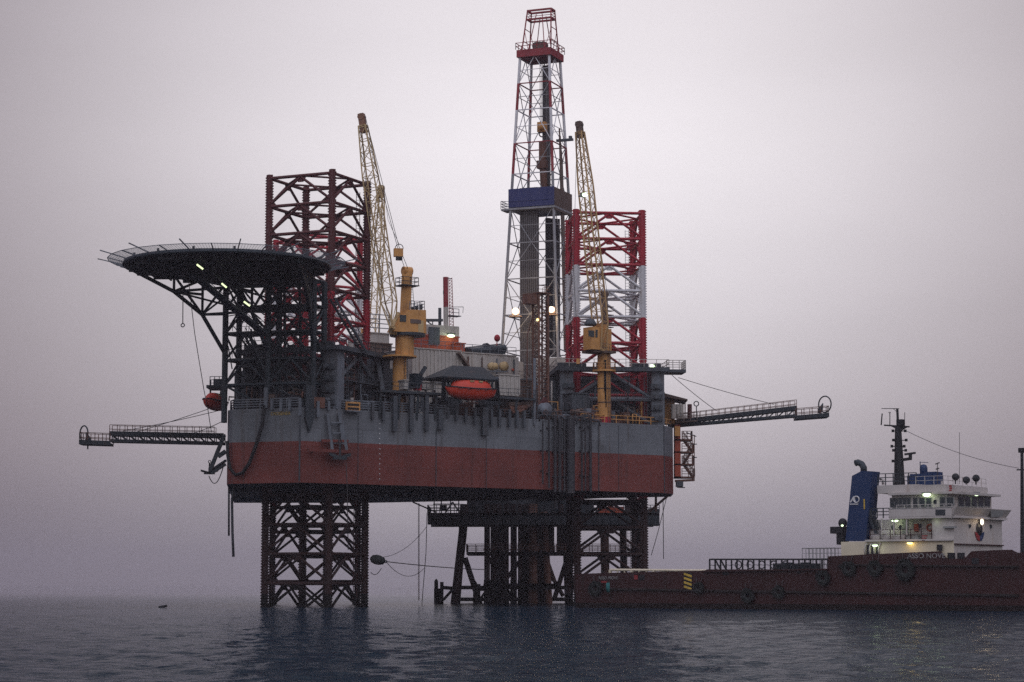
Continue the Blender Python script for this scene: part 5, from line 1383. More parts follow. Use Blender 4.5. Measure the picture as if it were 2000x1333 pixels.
# burner booms
def burner_boom(label, pts, Yf, basket, ring, base_y, mirror, wires, yoff):
    """pts: (x0, ytop0, ybot0, x1, ytop1, ybot1) root and end of the truss in plan plane Y(x)"""
    x0, t0_, b0_, x1, t1_, b1_ = pts
    def Q(x, y, o=0.0):
        f = (x - x0) / (x1 - x0); p = P(x, y, Yf[0] + (Yf[1] - Yf[0]) * f); return p + V((0, o, 0))
    t = thing('burner_boom', label, 'burner boom', Q(x0, b0_), 0, 'burner booms reaching out from the rig')
    NS = 13
    for nm, tt, o in (('top_chord', 't', 0), ('top_chord', 't', 1.7), ('bottom_chord', 'b', 0), ('bottom_chord', 'b', 1.7)):
        b = MB(); ya, yb_ = (t0_, t1_) if tt == 't' else (b0_, b1_)
        b.bar(Q(x0, ya, o), Q(x1, yb_, o), .28, .36 if tt == 'b' else .55); b.build(nm, M['steel'], t)
    for o in (0, 1.7):
        b = MB()
        for k in range(NS + 1):
            f = k / NS; x = x0 + (x1 - x0) * f; yt, yb_ = t0_ + (t1_ - t0_) * f, b0_ + (b1_ - b0_) * f
            b.bar(Q(x, yt, o), Q(x, yb_, o), .12)
            if k < NS:
                f2 = (k + 1) / NS; xx = x0 + (x1 - x0) * f2; b.bar(Q(x, yb_, o), Q(xx, t0_ + (t1_ - t0_) * f2, o), .1)
        b.build('lacing', M['steel'], t)
    b = MB()
    for k in range(NS + 1):
        f = k / NS; x = x0 + (x1 - x0) * f; yb_ = b0_ + (b1_ - b0_) * f; b.bar(Q(x, yb_, 0), Q(x, yb_, 1.7), .1); yt = t0_ + (t1_ - t0_) * f; b.bar(Q(x, yt, 0), Q(x, yt, 1.7), .1)
    b.build('cross_beams', M['steel'], t)
    for o in (0, 1.7):
        b = MB(); b.rail([Q(x0 + (x1 - x0) * .08, t0_ + (t1_ - t0_) * .08, o), Q(x1, t1_, o)], 1.05, 2, .95, .035); b.build('guard_rail', M['rust'], t)
    b = MB()
    for r_, o in ((.12, .5), (.16, .9), (.1, 1.3)): b.tube(Q(x0, t0_ - .5, o), Q(x1, t1_ - .5, o), r_, n=8)
    b.build('burner_line', M['dpipe'], t)
    (bx0, by0, bx1, by1) = basket
    b = MB(); q = [Q(bx0, by0, -.3), Q(bx1, by1, -.3), Q(bx1, by1, 2.0), Q(bx0, by0, 2.0)]
    b.extr(q, (0, 0, -.3)); b.bar(Q(bx0, by0, -.3), Q(bx1, by1, -.3), .3, .5); bk_ = b.build('burner_platform', M['steel'], t)
    b = MB(); b.rail([q[0], q[1], q[2], q[3]], 1.15, 2, 1.1, .04); b.build('platform_rail', M['rust'], bk_)
    rx, ry, rr = ring
    c = Q(rx, ry, .9); b = MB(); b.torus(c, rr, .09, (.75, .66, 0), 24, 8); b.build('burner_ring', M['steel'], t)
    b = MB(); s_ = 1 if x1 > x0 else -1; p = c + V((-s_ * .5, 0, -.5)); b.lathe([(.18, -.7), (.32, -.2), (.12, .5), (.05, .7)], p, 10, ax=(s_ * .4, 0, 1)); b.bar(p - V((0, 0, .6)), p - V((0, 0, 1.4)), .15); b.build('burner_head', M['steel'], t)
    for i, (x0_, y0_, Y0, x1_, y1_) in enumerate(wires):
        b = MB(); b.path(sag(P(x0_, y0_, Y0), Q(x1_, y1_, 0.2), .12), .045); b.build('stay_wire', M['rope'], t)
    return t
burner_boom('burner boom with a ring at its tip, reaching left from the bow', (436, 851, 866, 214, 847, 861), (270, 262), (216, 866, 156, 864), (161, 846, .92), 0, True,
            ((438, 788, 268, 262, 845), (437, 800, 268, 240, 842), (437, 822, 268, 372, 848)), 0)
burner_boom('burner boom with a ring at its tip, rising to the right end of the rig', (1312, 825, 832, 1556, 797, 812), (293, 283), (1554, 816, 1618, 811), (1613, 789, 1.05), 0, False,
            ((1325, 738, 290, 1512, 790), (1312, 733, 290, 1400, 803)), 0)
# hoses and hanging lines
rope('hanging_hose', [Bw(516, 792, -.4), Bw(512, 830, -.5), Bw(500, 870, -.5), Bw(487, 905, -.5), Bw(474, 924, -.5), Bw(460, 928, -.5), Bw(449, 915, -.5), Bw(445, 890, -.4), Bw(444, 862, -.3)], .22, 'thick black hose hanging in a loop on the left end of the hull', 'hose', M['hose'])
rope('drain_hose', [P(447, 950, 261), P(447, 1000, 261), P(447, 1047, 261)], .12, 'short dark pipe hanging below the left corner of the hull', 'pipe', M['dpipe'])
rope('water_hose', [P(460, 945, 262), P(456, 960, 262), P(453, 975, 262), P(454, 1040, 262), P(456, 1088, 262)], .17, 'longer pale pipe hanging below the left corner of the hull', 'pipe', M['dgrey'])
rope('slack_rope', sag(P(408, 930, 262.6), P(436, 912, 262.6), 1.4), .06, 'slack rope looped under the black anchor at the left', 'rope', M['rope'])
rope('hanging_chain', [P(676, 905, 257.4), P(678, 950, 257.4), P(679, 1010, 257.4), P(680, 1075, 258)], .05, 'thin chain hanging from the stowed anchor in front of the leg', 'chain')
p = P(818, 985, 300)
t = thing('dump_chain', 'long rusty chain hanging from the hull bottom between the leg and the platform', 'chain', p)
b = MB()
for k in range(90):
    z = P(818, 985 + k * 2.1, 300); 
    b.torus(z, .1, .03, (1, .3, 0) if k % 2 else (.3, 1, 0), 8, 4)
b.build('links', M['rust'], t)
rope('dangling_wire', [P(834, 1002, 305), P(832, 1080, 305), P(828, 1130, 305), P(824, 1180, 305)], .05, 'straight wire from the wellhead deck corner down to the water', 'wire')
fb = P(738, 1094, 262.5)
t = thing('mooring_fender', 'black torpedo shaped fender held against the left leg', 'fender', fb)
b = MB(); b.lathe([(.1, -.95), (.42, -.75), (.58, -.3), (.58, .2), (.42, .7), (.1, .95)], fb, 16, ax=(.97, .1, -.2)); b.build('body', M['rubber'], t)
b = MB(); b.torus(fb + V((.95, .1, -.2)), .14, .05, (0, 1, 0), 12, 6); b.build('eye', M['steel'], t)
rope('mooring_line', sag(fb + V((1.0, .1, -.2)), P(950, 1113, 312), .15), .06, 'taut line from the black fender to the wellhead platform', 'rope')
rope('slack_line', sag(fb + V((1.0, .1, -.25)), P(829, 1110, 305), 1.4), .035, 'slack line curving below the taut mooring line', 'rope')
rope('tag_line', sag(fb + V((.5, .1, .3)), P(834, 1028, 305), .9), .03, 'thin rope rising from the black fender to the wellhead deck', 'rope')
rope('short_line', sag(P(724, 1118, 262.5), P(745, 1110, 262.5), .5), .05, 'short rope loop hanging below the black fender', 'rope')
rope('stern_cable', [P(1302, 972, 291), P(1285, 1040, 291), P(1272, 1085, 291)], .05, 'slanting wire below the right corner of the hull', 'wire')
rope('stern_line', [P(1295, 975, 292), P(1296, 1092, 292)], .05, 'plumb wire below the right corner of the hull', 'wire')
b = MB(); p = P(318, 1184, 262); b.tube(p + V((-.5, 0, -.05 - p.z + .1)), p + V((.45, .3, .1 - p.z + .12)), .14, n=8); single(b, 'driftwood', M['black'], 'small dark piece of driftwood floating on the water at the left', 'driftwood', V((p.x, p.y, .1)))
# frames under the right end of the hull
t = thing('sponson_strut', 'steel knee brace below the right corner of the hull beside the leg', 'brace', P(1290, 975, 291))
b = MB(); b.bar(P(1312, 962, 290.5), P(1268, 1000, 291), .3); b.bar(P(1281, 968, 291), P(1281, 1000, 291), .3); b.build('strut', M['rust'], t)
# ------------------------------------------------------------------ wellhead platform
YJ = 318.0
J = lambda x, y, o=0.0: P(x, y, YJ + o)
zw = -2.5
jk = thing('wellhead_platform', 'rusty brown wellhead platform standing in the sea below the rig', 'wellhead platform', J(980, 1178))
def jt(name, pts, r, mat='rustleg', n=14):
    b = MB()
    for a, c in zip(pts, pts[1:]): b.tube(a, c, r, n=n)
    return b.build(name, M[mat], jk)
def down(p, q):     # extend line q beyond water
    d = q - p; k = (zw - q.z) / d.z; return q + d * k
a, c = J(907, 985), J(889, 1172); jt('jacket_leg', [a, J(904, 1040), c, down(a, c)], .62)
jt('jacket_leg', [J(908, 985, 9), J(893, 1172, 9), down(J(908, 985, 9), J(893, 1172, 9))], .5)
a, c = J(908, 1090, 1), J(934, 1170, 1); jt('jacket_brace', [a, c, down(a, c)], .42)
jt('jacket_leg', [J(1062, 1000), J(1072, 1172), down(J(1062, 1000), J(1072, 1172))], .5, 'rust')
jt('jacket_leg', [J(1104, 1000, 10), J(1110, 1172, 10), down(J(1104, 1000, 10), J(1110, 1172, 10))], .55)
for p, q, r in (((1066, 1090), (1082, 1135), .36), ((1108, 1090), (1082, 1172), .35), ((955, 1090), (1000, 1170), .3), ((1020, 1090), (960, 1170), .3), ((1060, 1095), (1100, 1165), .3)):
    jt('jacket_brace', [J(*p, 3), J(*q, 3)], r, 'rust' if p[0] == 1066 else 'rustleg')
for y in (1148, 1171):
    jt('jacket_brace', [J(889, y, 1), J(1110, y, 1)], .28, 'tidal'); jt('jacket_brace', [J(895, y, 9), J(1110, y, 10)], .28, 'tidal')
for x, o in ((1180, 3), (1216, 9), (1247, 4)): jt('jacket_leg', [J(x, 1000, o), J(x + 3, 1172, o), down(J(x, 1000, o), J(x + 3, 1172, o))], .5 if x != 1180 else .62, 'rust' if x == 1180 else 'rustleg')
# conductors: pipes from the deck to the sea bed
for x, r, o in ((951.5, .42, 0), (964, .45, 1.2), (974.5, .45, 2.2), (989, .36, .6), (1002.5, .40, 1.8), (1016, .34, .8), (1029, .5, 2.4), (1041, .62, .3), (1052, .4, 2.6)):
    p = J(x, 985, o)
    b = MB(); b.tube((p.x, p.y, 3.4), (p.x, p.y, p.z), r, n=14); b.tube((p.x, p.y, zw), (p.x, p.y, 3.4), r * 1.12, n=14, mi=1)
    for z in (12.0, 7.6): b.tube((p.x, p.y, z), (p.x, p.y, z + .3), r * 1.25, n=14)
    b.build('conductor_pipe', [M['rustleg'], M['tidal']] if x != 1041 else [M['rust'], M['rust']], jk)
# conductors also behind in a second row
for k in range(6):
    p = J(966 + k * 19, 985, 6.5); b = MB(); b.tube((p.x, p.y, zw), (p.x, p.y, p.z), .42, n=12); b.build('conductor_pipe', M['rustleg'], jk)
def deck(name, x0, x1, y0, y1, o0, o1, mat, rail_=None, ribs=1.2):
    a, c = J(x0, y0, o0), J(x1, y0, o0); zt_, zb_ = a.z, J(x0, y1, o0).z
    b = MB(); b.box(((a.x + c.x) / 2, YJ + (o0 + o1) / 2, zt_ - .2), (c.x - a.x, o1 - o0, .4))
    b.box(((a.x + c.x) / 2, YJ + o0 + .15, (zt_ + zb_) / 2 - .003), (c.x - a.x - .02, .3, zt_ - zb_)); b.box(((a.x + c.x) / 2, YJ + o1 - .15, (zt_ + zb_) / 2 - .003), (c.x - a.x - .02, .3, zt_ - zb_))
    k = a.x + .1
    while k < c.x: b.box((k, YJ + o0 - .04, (zt_ + zb_) / 2), (.12, .12, zt_ - zb_ - .1)); k += ribs
    d_ = b.build(name, M[mat], jk)
    if rail_:
        b = MB(); b.rail([(a.x, YJ + o0, zt_), (c.x, YJ + o0, zt_)], 1.1, 3, 1.3, .045); b.rail([(a.x, YJ + o0, zt_), (a.x, YJ + o1, zt_)], 1.1, 3, 1.3, .045); b.rail([(a.x, YJ + o1, zt_), (c.x, YJ + o1, zt_)], 1.1, 3, 1.3, .045); b.build('guard_rail', M[rail_], d_)
    return d_
deck('upper_deck', 835, 1288, 1002, 1025, -2.5, 11, 'steel', 'steel')
deck('lower_deck', 911, 1262, 1078, 1084, -1.0, 11, 'rustleg', 'rust')
deck('boat_landing', 944, 1092, 1140, 1150, -1.5, 4, 'tidal', None)
# plant on the upper deck, filling the gap below the hull
for i, (x0, x1, y0, o, dd, mat) in enumerate(((912, 936, 975, 1, 3, 'steel'), (940, 990, 968, 2, 4, 'steel'), (994, 1046, 962, 3, 4, 'dgrey'), (1050, 1090, 970, 1, 4, 'steel'), (1094, 1126, 972, 4, 4, 'steel'), (1130, 1160, 985, 3, 3, 'steel'), (1222, 1250, 986, 3, 3, 'rustleg'))):
    a, c = J(x0, 1002, o), J(x1, y0, o); b = MB(); b.box(((a.x + c.x) / 2, a.y + dd / 2, (a.z + c.z) / 2), (c.x - a.x, dd, c.z - a.z)); k = a.x + .3
    while k < c.x: b.box((k, a.y - .05, (a.z + c.z) / 2), (.1, .1, c.z - a.z - .3)); k += .9
    b.build('equipment_module', M[mat], jk)
b = MB()
for x in (848, 862, 880, 896): b.bar(J(x, 1002, -1), J(x, 978, -1), .16)
b.bar(J(846, 985, -1), J(898, 985, -1), .14); b.bar(J(870, 1002, -1), J(884, 981, -1), .2); b.bar(J(884, 981, -1), J(898, 1002, -1), .2); b.box(J(866, 992, -1), (1.0, .8, .8)); b.build('deck_frame', M['steel'], jk)
b = MB(); b.bar(J(806, 981, -2), J(852, 1001, -2), .2); b.build('gangway_strut', M['steel'], jk)
b = MB(); p0, p1_ = J(1182, 1019, 0), J(1168, 990, 0); b.box((p0.x + .9, YJ + 1.2, (p0.z + p1_.z) / 2), (3.6, 2.2, p1_.z - p0.z)); b.box((p0.x - .6, YJ - .05, (p0.z + p1_.z) / 2), (1.0, .3, p1_.z - p0.z - .2)); tag(b.build('escape_capsule', M['orange'], origin=(p0.x, YJ, p0.z)), 'orange capsule on the platform deck seen through the right leg', 'escape capsule')
b = MB(); a, c = J(916, 1002, 4.5), J(1136, 962, 4.5); b.box(((a.x + c.x) / 2, a.y + 1, (a.z + c.z) / 2), (c.x - a.x, 1.0, c.z - a.z)); b.build('wind_wall', M['steel'], jk)
# hanging module at the right end of the deck
b = MB(); a = J(1277, 1027, 0); b.box((a.x, a.y + 1, a.z + 1.2), (1.6, 3, 2.4)); b.build('end_module', M['steel'], jk)
# flare / chute column down the middle
b = MB()
for x in (1076, 1094, 1122): b.tube(J(x, 985, 4), J(x, 1080, 4), .5, n=12)
b.build('caisson', M['rustleg'], jk)
# boat bumpers
for x0, x1, yt, lab in ((848, 866, 1150, 0), (924, 938, 1154, 1)):
    b = MB(); a, c = J(x0, yt, -1.5), J(x1, 1180, -1.5); b.box(((a.x + c.x) / 2, a.y, (a.z + zw) / 2), (c.x - a.x, 1.2, a.z - zw)); b.tube(J(x0 + 4, yt, -1.5), J(x0 + 4, yt - 15, -1.5), .28, n=10); b.tube(J(x0 + 4, yt - 15, -1.5), J(x0 + 4.5, yt - 19, -1.5), .28, .05, n=10)
    b.bar(J(x1 - 3, yt, -1.5), J(x1 - 3, yt - 13, -1.5), .5); b.build('boat_bumper', M['tidal'], jk)
b = MB(); b.bar(J(864, 1148, -1), J(892, 1150, 0), .5); b.bar(J(866, 1172, -1), J(884, 1152, 0), .3); b.bar(J(934, 1152, -1), J(952, 1152, 0), .4); b.bar(J(938, 1170, -1), J(950, 1154, 0), .25); b.build('bumper_arm', M['tidal'], jk)
# ------------------------------------------------------------------ supply ship
SA = math.radians(-38)
sx_, sy_ = V((math.cos(SA), math.sin(SA), 0)), V((-math.sin(SA), math.cos(SA), 0))
so_ = P(1124, 1186, 260.0); so_.z = 0
ship = thing('supply_ship', 'dark red supply ship with white wheelhouse and navy funnel moored stern first at the rig', 'ship', so_, SA)
def SL(px, py, yo=0.0):
    p = PL(px, py, so_ + sy_ * yo, sy_); r = p - so_; return V((r.dot(sx_), yo, p.z))
def FL(px, py, xf):
    p = PL(px, py, so_ + sx_ * xf, sx_); r = p - so_; return V((xf, r.dot(sy_), p.z))
BM = 13.6
def sb(name, mat, fn, parent=None):
    b = MB(); fn(b); return b.build(name, M[mat] if isinstance(mat, str) else mat, parent or ship, local=True)
# hull shell: stations from stern to bow
xm = SL(2000, 1100).x
st = []      # x, half beam factor, top z
for px, py in ((1124, 1122), (1135, 1121), (1200, 1119), (1290, 1117), (1374, 1115), (1382, 1112.5), (1500, 1112.5), (1616, 1112), (1617, 1087), (1700, 1083), (1780, 1079.5), (1837, 1077), (1851, 1092), (1883, 1092), (1897, 1077), (1940, 1075), (1976, 1074), (1988, 1080), (2000, 1079)):
    p = SL(px, py); st.append((p.x, 1.0, p.z))
zl = st[-1][2]
for k, (dx, w_, dz) in enumerate(((3, .96, .3), (7, .84, .8), (11, .6, 1.3), (15, .28, 1.8), (17.5, .02, 2.1))): st.append((st[18][0] + dx, w_, zl + dz))
b = MB(); ring = []
zr1, zr2 = SL(1190, 1150).z, 1.0
def zsheer(x): # rubbing strake height
    a = SL(1190, 1150); c = SL(1840, 1163); return a.z + (c.z - a.z) * (x - a.x) / (c.x - a.x)
for x, w_, zt in st:
    hb = BM / 2 * w_; c = BM / 2; sh = max(.35, zsheer(x)); fl_ = 1.0 if w_ > .99 else .86
    bw_ = max(0.0, (1 - w_)) * 2.2
    ring.append([(x - bw_ - .3, c - hb * .9 * fl_, -2.2), (x - bw_, c - hb * fl_, .6), (x - bw_ * .6, c - hb * (fl_ + (1 - fl_) * .5), sh), (x, c - hb, zt), (x, c + hb, zt), (x - bw_ * .6, c + hb * (fl_ + (1 - fl_) * .5), sh), (x - bw_, c + hb * fl_, .6), (x - bw_ - .3, c + hb * .9 * fl_, -2.2)])
for i in range(len(ring) - 1):
    for j in range(7):
        b.add([ring[i][j], ring[i + 1][j], ring[i + 1][j + 1], ring[i][j + 1]], [(0, 1, 2, 3)], 1 if j in (0, 6) else 0) if j != 3 else None
b.add(ring[0], [tuple(range(8))], 0)
b.build('hull_shell', [M['shipred'], M['shipboot']], ship, local=True)
zmd, zpd = SL(1400, 1122).z, SL(1700, 1096).z
x_step = SL(1617, 1100).x
sb('main_deck', 'deck', lambda b: b.box((x_step / 2 + .2, BM / 2, zmd - 1.0), (x_step - .5, BM - .3, .2)))
sb('bow_deck', 'deck', lambda b: b.prism([(x_step, .15), (st[18][0], .15), (st[20][0], 1.4), (st[22][0], 5), (st[23][0] - .3, BM / 2), (st[22][0], BM - 5), (st[20][0], BM - 1.4), (st[18][0], BM - .15), (x_step, BM - .15)], zpd - 1.2, zpd - .8))
sb('bulkhead', 'shipred', lambda b: b.box((x_step, BM / 2, (zmd + zpd) / 2 - .6), (.25, BM - .3, zpd - zmd + 1.0)))
# rubbing strakes
def strake(y0, y1, x0, x1, r, mat='shipboot', yo=-.12):
    a, c = SL(x0, y0, 0), SL(x1, y1, 0); sb('rubbing_strake', mat, lambda b: b.bar((a.x, yo, a.z), (c.x, yo, c.z), .3, r))
strake(1150, 1163, 1150, 1990, .22); strake(1103, 1107, 1640, 1990, .16); strake(1116, 1112.6, 1374, 1617, .16, 'shipred')
# cream cargo rail on stanchions
a, c = SL(1192, 1113.5, .15), SL(1380, 1115, .15)
def f(b):
    b.tube(a, c, .15, n=10)
    for k in range(14): p = a.lerp(c, k / 13); b.bar(p, p - V((0, 0, .55)), .16 + .12 * (k % 3 == 0))
sb('cargo_rail', 'shipcream', f)
# stanchion fence on the raised cargo rail
a, c = SL(1386, 1093, .2), SL(1617, 1093, .2); z0 = SL(1390, 1113, .2).z
def f(b):
    b.bar(a, c, .18, .18)
    for k in range(22):
        p = a.lerp(c, k / 21); b.bar(p, (p.x, p.y, z0), .14)
        if k < 21:
            q = a.lerp(c, (k + 1) / 21); b.bar((p.x, p.y, z0 + .55), (q.x, q.y, z0 + .55 - .12), .06)
            if k in (1, 2): b.bar(p, (q.x, q.y, z0), .14)
    for k in range(5): b.torus((a.lerp(c, .25 + k * .1) - V((0, 0, .6))), .42, .07, (0, 1, 0), 14, 5)
sb('stanchion_fence', 'black', f)
def f(b):
    for k in range(5):
        p = SL(1520 + 18 * k, 1107, 1.2); b.box(p, (.9, .8, .7 + .2 * (k % 2)))
sb('deck_cargo', 'steel_teal', f)
def f(b):
    p, q = SL(1567, 1087, 2.0), SL(1632, 1087, 2.0); zb_ = SL(1567, 1112, 2).z
    for yy in (2.0, 3.4):
        b.rail([(p.x, yy, zb_), (q.x, yy, zb_)], p.z - zb_ + .9, 4, .45, .025)
    for k in range(8): x = p.x + (q.x - p.x) * k / 7; b.bar((x, 2, p.z + .85), (x, 3.4, p.z + .85), .05)
sb('wire_cage', 'shipgrey', f)
# hazard stripes
hs = []
for k in range(4):
    a = [SL(1336, 1119 + k * 8.2, -.05), SL(1351, 1124 + k * 8.2, -.05), SL(1351, 1128.3 + k * 8.2, -.05), SL(1336, 1123.3 + k * 8.2, -.05)]
    sb('hazard_stripe', 'hazy', lambda b: b.extr(a, (0, -.03, 0)))
a = [SL(1335.5, 1117.5, -.02), SL(1352, 1119.5, -.02), SL(1352, 1151, -.02), SL(1335.5, 1149, -.02)]
sb('hazard_panel', 'black', lambda b: b.extr(a, (0, -.02, 0)))
# names
def stext(s, size, p, mat, name, sx=1.0): 
    w_ = so_ + sx_ * p.x + sy_ * p.y + V((0, 0, p.z)); return text3d(s, size, w_, sx_, (0, 0, 1), .015, M[mat], ship, name, sx)
stext('ASSO NOVE', .74, SL(1809, 1086.5, -.06), 'faint', 'name_lettering', 1.12)
stext('ASSO NOVE', .50, SL(1188, 1129.5, -.06), 'faint', 'name_lettering', 1.05)
sb('port_mark', 'logored', lambda b: b.box(SL(1180, 1137, -.04), (.8, .04, .22)))
sb('load_mark', 'logored', lambda b: b.box(SL(1242, 1128, -.04), (.5, .04, .5)))
for x, y in ((1253, 1128), (1417, 1118), (1905, 1096)): sb('freeing_port', 'black', lambda b: b.box(SL(x, y, -.03), (.8, .06, .6)))
# superstructure tiers
yn, yf = 1.0, BM - 1.0
xf = SL(1863, 1050, yn).x      # front bulkhead
def slabx(b, x0, x1, z0, z1, y0=yn, y1=yf): b.box(((x0 + x1) / 2, (y0 + y1) / 2, (z0 + z1) / 2), (x1 - x0, y1 - y0, z1 - z0))
L = lambda px, py, o=yn: SL(px, py, o)
z_pd = zpd - .8
z1_ = L(1700, 1058).z; z2_ = L(1800, 1013).z; z3_ = L(1800, 994).z; z4_ = L(1800, 966).z; z5_ = L(1800, 947).z
# first tier, cream, from funnel base to the front
sb('first_tier', 'shipcream', lambda b: slabx(b, L(1643, 1080).x, xf - .02, z_pd, z1_))
def f(b):
    for x in (1690, 1699, 1708, 1717): b.path([L(x, 1084, yn - .08), L(x - 1.2, 1074, yn - .1), L(x + .5, 1066, yn - .1), L(x + 4, 1061, yn - .08)], .09)
sb('arch_rib', 'shipwhite', f)
for x in (1694.5, 1703.5, 1712.5): sb('side_opening', 'black', lambda b: b.extr([L(x - 2.8, 1084, yn - .03), L(x + 2.8, 1084, yn - .03), L(x + 3.6, 1063, yn - .03), L(x - 1.5, 1066, yn - .03)], (0, .02, 0)))
for px, py, m_ in ((1709, 1066, 'lamp_green'), (1777, 1061.5, 'lamp_yellow')):
    lo = sb('wall_lamp', 'shipgrey', lambda b: b.box(L(px, py - 2.5, yn - .25), (.7, .4, .12))); sb('lens', m_, lambda b: b.sphere(L(px, py, yn - .28), (.36, .18, .12), 10), lo)
# second tier set back
y2 = 2.4; x2 = L(1700, 1030, y2).x
sb('second_tier', 'shipwhite', lambda b: slabx(b, x2, xf - .04, z1_, z2_, y2, yf - 1.4))
for px, w_, h0, h1 in ((1762, 1.6, 1016, 1045), (1782, .4, 1020, 1032)):
    sb('door', 'shipgrey', lambda b: b.extr([SL(px, h1, y2 - .03), SL(px + w_ * 8, h1, y2 - .03), SL(px + w_ * 8, h0, y2 - .03), SL(px, h0, y2 - .03)], (0, .02, 0)))
for px, py in ((1798, 1027.5), (1744, 1030), (1759, 1030), (1834, 1027)): sb('porthole', 'glass', lambda b: b.tube(SL(px, py, y2 - .05), SL(px, py, y2 + .02), .22, n=12))
sb('fire_box', 'orange', lambda b: b.box(SL(1790, 1031, y2 - .15), (.5, .25, .8)))
for px, py in ((1748, 1017.5), (1829.5, 1017)):
    lo = sb('ceiling_lamp', 'shipgrey', lambda b: b.box(L(px, py - 2.2, 1.5), (.9, .4, .12))); sb('lens', 'lamp_green', lambda b: b.sphere(L(px, py, 1.5), (.42, .2, .13), 10), lo)
# boat deck edge, rafts and red stripes
a, c = L(1700, 1041.5, .9), L(1812, 1042, .9)
sb('boat_deck', 'shipwhite', lambda b: slabx(b, L(1692, 1057).x, xf - .03, z1_ - .02, z1_ + .18, .7, yf + .3))
sb('deck_rail', 'shipred', lambda b: b.rail([(a.x, .8, z1_ + .18), (c.x + .5, .8, z1_ + .18)], 1.05, 2, 1.3, .035))
for px in (1714, 1735, 1757):
    p = L(px, 1050, 1.3); sb('raft_canister', 'shipwhite', lambda b: b.lathe([(.08, -.75), (.34, -.7), (.38, 0), (.34, .7), (.08, .75)], p, 14, ax=(1, 0, .04)))
for k, x in enumerate((1776, 1784, 1792)):
    sb('bundle', 'shipgrey', lambda b: b.box(L(x, 1052, 1.2), (.45, .5, .8)))
for k in range(3):
    y = 1046 + k * 4.4; sb('red_stripe', 'logored', lambda b: b.extr([L(1801, y + 2.4, .76), L(1811 - k * 2.4, y + 2.4, .76), L(1813 - k * 2.4, y, .76), L(1801, y, .76)], (0, -.06, 0)))
sb('rescue_boat', 'shipwhite', lambda b: b.lathe([(.05, -1.7), (.42, -1.2), (.55, 0), (.5, 1.2), (.3, 1.6)], L(1722, 1043, 2.2), 12, ax=(1, 0, 0)))
# bridge deck bulwark and front block
z_b0, z_b1 = L(1800, 1013).z, L(1800, 993.5).z
xa = L(1738, 1003, .8).x
sb('bridge_deck', 'shipwhite', lambda b: slabx(b, xa, xf + .5, z_b0, z_b0 + .22, .6, yf + .4))
def f(b):
    b.box(((xa + xf) / 2, .65, (z_b0 + z_b1) / 2 + .1), (xf - xa, .14, z_b1 - z_b0 - .2)); b.box(((xa + xf) / 2, yf + .35, (z_b0 + z_b1) / 2 + .1), (xf - xa, .14, z_b1 - z_b0 - .2))
sb('bridge_bulwark', 'shipwhite', f)
sb('bulwark_cap', 'shipgrey', lambda b: b.box(((xa + xf) / 2, .65, z_b1 + .03), (xf - xa + .2, .2, .07)))
sb('bulwark_window', 'glass', lambda b: b.extr([SL(1827, 1007, .55), SL(1846, 1007, .55), SL(1846, 995.5, .55), SL(1827, 995.5, .55)], (0, .02, 0)))
sb('bridge_rail', 'steel', lambda b: b.rail([(L(1702, 993, .8).x, .7, z_b0 + .1), (xa, .7, z_b0 + .1)], z_b1 - z_b0, 3, .8, .05))
sb('side_ladder', 'steel', lambda b: stairs(b, V((L(1702, 1013, 1.6).x, 1.7, z_b0)), V((L(1718, 1050, 1.6).x, 1.7, z1_ + .2)), .7, .3))
# front block: full width, from the forecastle deck to the bridge
def f(b):
    x0 = xf - 2.5
    b.box(((x0 + xf) / 2, (yn + yf) / 2, (z_pd + z_b0) / 2), (xf - x0, yf - yn - .02, z_b0 - z_pd))
sb('front_bulkhead', 'shipwhite', f)
sb('front_bulwark', 'shipwhite', lambda b: b.extr([(xf + .01, .6, z_b0 - .1), (xf + .01, yf + .4, z_b0 - .1), (xf + .75, yf + .9, z_b1 + .05), (xf + .75, .2, z_b1 + .05)], (-.12, 0, 0)))
sb('wing_shade', 'shipgrey', lambda b: b.extr([FL(1935, 1011, xf + .6), FL(1957, 1010, xf + .6), FL(1960, 998, xf + .75), FL(1935, 997, xf + .75)], (.03, 0, 0)))
sb('front_strake', 'shipred', lambda b: b.bar((xf + .1, yn, FL(1880, 1063.5, xf).z), (xf + .1, yf, FL(1880, 1063.5, xf).z), .2, .12))
for px, py in ((1893, 1028), (1934, 1029)): sb('porthole', 'glass', lambda b: b.tube(FL(px, py, xf - .02), FL(px, py, xf + .05), .23, n=12))
for px, py in ((1871, 1030), (1876, 1084), (1856, 1084)): pass
pe = FL(1913, 1040, xf + .05)
def poly(b, pts): b.extr([pe + V((0, y, z)) for y, z in pts], (.03, 0, 0))
e1 = sb('emblem', 'black', lambda b: b.lathe([(.02, 0), (.72, 0), (.72, .03), (.02, .035)], pe + V((0, 0, .35)), 18, ax=(1, 0, 0)))
sb('emblem_left', 'logored', lambda b: poly(b, [(-1.15, .05), (-.65, -.05), (0, .1), (0, -.95), (-.55, -.85), (-.95, -.4)]), e1)
sb('emblem_right', 'navy', lambda b: poly(b, [(1.15, .05), (.65, -.05), (0, .1), (0, -.95), (.55, -.85), (.95, -.4)]), e1)
p = FL(1918, 1020, xf + .3)
lo = sb('searchlight', 'black', lambda b: b.box(p + V((-.2, 0, .05)), (.25, .5, .5))); sb('lens', 'lamp_warm', lambda b: b.sphere(p, (.16, .3, .32), 12), lo)
for px, y0, y1, w_ in ((1858, 1080, 1094, .4), (1877, 1080, 1094, .4), (1835, 1064, 1076, .3)):
    sb('bollard', 'black', lambda b: b.tube(SL(px, y1, .9 if px != 1835 else .7), SL(px, y0, .9 if px != 1835 else .7), w_, n=12))
sb('wall_shelf', 'shipgrey', lambda b: b.box(SL(1855, 1030, .85), (1.4, .4, .2)))
